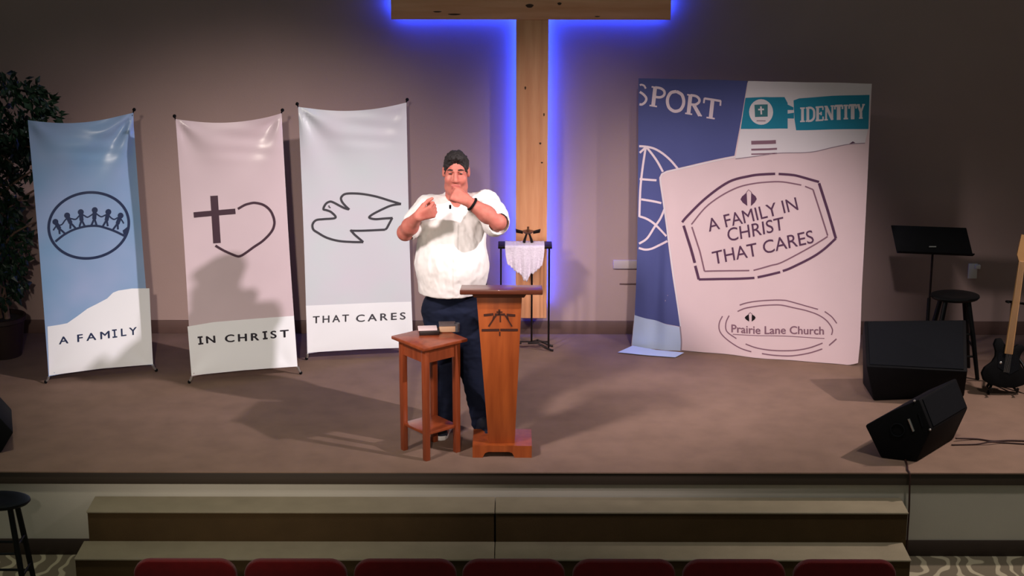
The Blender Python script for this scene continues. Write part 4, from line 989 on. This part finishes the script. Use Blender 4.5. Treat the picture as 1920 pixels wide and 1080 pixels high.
# head: skull, jaw, face
F.ell(hd(0, .022, .028), (.074, .096, .096), .01).ell(hd(0, -.022, -.045), (.067, .074, .088), .03).ell(hd(0, -.055, -.118), (.036, .032, .028), .03)
F.ell(hd(0, -.01, -.10), (.070, .06, .045), .03)
for sx in (-1, 1):
    F.ell(hd(sx*.042, -.068, -.035), (.028, .026, .030), .02)
    F.ell(hd(sx*.034, -.098, .008), (.020, .014, .012), .010, sub=True)
    F.cone(hd(sx*.012, -.090, .026), hd(sx*.05, -.076, .024), .010, .009, .012)
    F.ell(hd(sx*.034, -.081, .008), (.015, .011, .011), .003)
    F.ell(hd(sx*.078, .012, -.004), (.012, .022, .034), .006).ell(hd(sx*.085, .004, -.002), (.006, .012, .02), .004, sub=True)
    F.ell(hd(sx*.013, -.100, -.040), (.010, .010, .009), .008)
F.cone(hd(0, -.088, .02), hd(0, -.112, -.034), .009, .014, .010)
F.cone(hd(-.022, -.090, -.070), hd(.022, -.090, -.070), .008, .008, .008).cone(hd(-.018, -.089, -.083), hd(.018, -.089, -.083), .008, .008, .006)
F.cone(hd(-.025, -.104, -.0765), hd(.025, -.104, -.0765), .004, .004, .003, sub=True)
# arms
F.cone(shL, elL, .062, .05, .02).cone(elL, elL.lerp(wrL, .4), .05, .052, .02).cone(elL.lerp(wrL, .4), wrL, .052, .032, .02)
F.cone(shR, elR, .062, .05, .02).cone(elR, elR.lerp(wrR, .4), .05, .052, .02).cone(elR.lerp(wrR, .4), wrR, .052, .032, .02)
hand(F, wrL, Vector((.90, -.10, .34)), Vector((-.25, -.30, .88)), Vector((.2, 1, -.3)), [(58, 78, 48), (62, 80, 50), (66, 82, 50), (68, 84, 50)], 1.06, (.80, .38, .55))
hand(F, wrR, Vector((-.84, .12, .42)), Vector((.25, .42, .80)), Vector((-.1, .8, -.5)), [(66, 88, 55), (70, 92, 58), (74, 94, 58), (76, 94, 58)], 1.06, (.75, .35, .6))
body = F.mesh('person')
pme = body
person = link_mesh('person', pme, [M['skin'], M['lip'], M['eye']], loc=(HC.x, YM, 0), smooth=180)
tag(person, 'man in a white shirt and dark jeans behind the lectern, one hand at his mouth', 'person')
md = person.modifiers.new('smooth', 'SMOOTH'); md.iterations = 2; md.factor = .4
base_ = Vector((HC.x, YM, 0))
for f in pme.polygons:
    c = f.center+base_-HC
    if abs(c.x) < .024 and -.118 < c.y < -.085 and -.092 < c.z < -.064: f.material_index = 1
for sx in (-1, 1):
    MB().sphere(hd(sx*.033, -.0845, .007), .0095, seg=14, sc=(1.15, 1, .7)).done('eye', M['eye'], person)
    b = MB(); b.tube([hd(sx*.016, -.0975, .030), hd(sx*.034, -.0945, .033), hd(sx*.053, -.081, .027)], [.004, .0045, .0025], 8); b.done('eyebrow', M['hair'], person)
def wrinkle(me, amp, sc, off, st=(1, 1, 1)):
    vs_ = me.vertices; nr = [v.normal.copy() for v in vs_]
    for v, q in zip(vs_, nr):
        p = Vector((v.co.x*st[0], v.co.y*st[1], v.co.z*st[2]))*sc+Vector((off, 0, 0))
        v.co += q*amp*(noise.noise(p)+.5*noise.noise(p*2.1))
    me.update()
# hair
H = Field(hd(-.13, -.16, -.13), hd(.13, .16, .18), .004)
H.ell(hd(0, .022, .030), (.081, .105, .103), .0).ell(hd(0, -.045, .100), (.056, .045, .028), .03)
H.cut(hd(0, -.066, .060), Vector((0, -.86, -.50)).normalized())
H.ell(hd(0, -.14, .0), (.072, .10, .082), .01, sub=True)
H.cut(hd(0, .03, -.055), Vector((0, .25, -1)).normalized())
hm = H.mesh('hair'); wrinkle(hm, .005, 22, 9); wrinkle(hm, .0055, 75, 3, (1, .5, 1))
link_mesh('hair', hm, M['hair'], person, smooth=180)
# jeans
hemz = J(845, 556, -.14).z
Jn = Field((hipL.x-.16, YM-.25, .03), (max(hipR.x, ankR.x)+.16, YM+.25, 1.12), .006)
Jn.ell((HC.x-.012, YM+.005, .98), (.205, .15, .16), .03)
Jn.cone(hipL+Vector((0, 0, .02)), kneeL, .118, .086, .05).cone(kneeL, ankL+Vector((0, 0, .02)), .084, .074, .03)
Jn.cone(hipR+Vector((0, 0, .02)), kneeR, .118, .086, .05).cone(kneeR, ankR+Vector((0, 0, .02)), .084, .074, .03)
Jn.cut((0, 0, .055), (0, 0, -1))
jm = Jn.mesh('jeans'); wrinkle(jm, .006, 14, 1, (1, 1, 1.8))
link_mesh('jeans', jm, M['jeans'], person, smooth=180)
# shirt
Sf = Field((shL.x-.16, YM-.48, .80), (shR.x+.16, YM+.28, 1.72), .006)
bc = J(848, 480).x; hl, hr = J(793, 556).x, J(893, 556).x
Sf.ell((bc, YM-.005, 1.29), (.218, .15, .22), .04).ell((bc+.002, YM-.045, 1.10), (.236, .172, .25), .06)
Sf.ell(((hl+hr)/2+.004, YM-.02, .93), (.205, .165, .22), .05)
Sf.cone(shL+Vector((.02, 0, -.01)), shR+Vector((-.02, 0, -.01)), .082, .084, .05)
Sf.cone(neck+Vector((-.055, .03, -.03)), shL, .058, .074, .04).cone(neck+Vector((.055, .03, -.03)), shR, .058, .080, .04)
eL = shL.lerp(elL, .86); eR = shR.lerp(elR, .88)
Sf.cone(shL, eL+Vector((.01, 0, .012)), .084, .080, .035).cone(shR, eR+Vector((0, 0, -.012)), .088, .086, .035)
Sf.cone(shR.lerp(elR, .5), eR+Vector((-.03, .03, -.055)), .08, .055, .03)
Sf.cut((0, 0, hemz), (0, 0, -1))
aL = (elL-shL).normalized(); aR = (elR-shR).normalized()
def cut_end(Fd, p, n_, rad):
    wv = Fd._win(np.array(p)-rad, np.array(p)+rad); sl, (X, Y, Z) = wv
    Fd.F[sl] = np.maximum(Fd.F[sl], ((X-p[0])*n_[0]+(Y-p[1])*n_[1]+(Z-p[2])*n_[2]).astype(np.float32))
# hollow the sleeve ends so that the arm comes out of a cuff
Sf.cone(eL-aL*.03, eL+aL*.10, .060, .062, .0, sub=True); Sf.cone(eR-aR*.03, eR+aR*.10, .060, .064, .0, sub=True)
# collar
ring = [neck+Vector((.080*math.cos(a), .022+.078*math.sin(a), -.018+.040*math.sin(a))) for a in [math.radians(x) for x in (-75, -45, -10, 25, 60, 90, 120, 155, 190, 225, 255)]]
for p, q in zip(ring, ring[1:]): Sf.cone(p, q, .017, .017, .008); Sf.cone(p+Vector((0, 0, .016)), q+Vector((0, 0, .016)), .011, .011, .006)
for p, q in ((ring[0], Vector((.05, -.03, -.075))), (ring[-1], Vector((-.05, -.03, -.075)))): Sf.cone(p, p+q, .014, .010, .006)
Sf.cone(neck+Vector((0, -.02, .05)), neck+Vector((0, -.10, -.055)), .056, .014, .01, sub=True)
sm = Sf.mesh('shirt'); wrinkle(sm, .010, 9, 5, (1, 1, .55)); wrinkle(sm, .004, 26, 2, (1, 1, .6))
for v in sm.vertices:
    if v.normal.y < -.5 and abs(v.co.x-(HC.x-.002)) < .016 and v.co.z < 1.40: v.co.y -= .004
shirt = link_mesh('shirt', sm, M['shirt'], person, smooth=180)
# shoes
for a_, q in ((ankL, -1), (ankR, 1)):
    ctr = Vector((a_.x+q*.012, a_.y-.05, 0)); yaw = q*.18
    S1 = Field(ctr+Vector((-.1, -.2, -.01)), ctr+Vector((.1, .17, .16)), .005)
    R = Matrix.Rotation(-yaw*-1, 3, 'Z'); g_ = lambda x, y, z: ctr+R @ Vector((x, y, z))
    S1.cone(g_(0, .07, .05), g_(0, .05, .10), .046, .046, .03).cone(g_(0, .05, .045), g_(0, -.09, .036), .046, .040, .03).cone(g_(-.012, -.09, .033), g_(.012, -.09, .033), .040, .040, .02)
    S1.cut((0, 0, .018), (0, 0, -1))
    so = link_mesh('shoe', S1.mesh('shoe'), M['shoe'], person, smooth=180)
    ol = [(-.047, .10), (-.046, .0), (-.054, -.08), (-.044, -.125), (-.018, -.142), (.018, -.142), (.044, -.125), (.054, -.08), (.046, .0), (.047, .10), (.03, .122), (-.03, .122)]
    MB().hexa([g_(x, y, .001) for x, y in ol], [g_(x, y, .03) for x, y in ol], bevel=.004).done('sole', M['sole'], so, smooth=50)
# wristwatch and lapel microphone
wa = (wrR-elR).normalized(); wc = wrR-wa*.035; u_ = wa.cross(Vector((0, 0, 1))).normalized(); v_ = wa.cross(u_)
MB().tube([wc+(u_*math.cos(a)+v_*math.sin(a))*.0385 for a in [k*2*PI/24 for k in range(25)]], .008, 8, caps=False).done('watch', M['black'], person)
lmp = J(844, 388, -.215)
MB().tube([lmp+Vector((0, .01, -.012)), lmp+Vector((0, 0, .01))], .007, 10).done('lapel_microphone', M['black'], person)
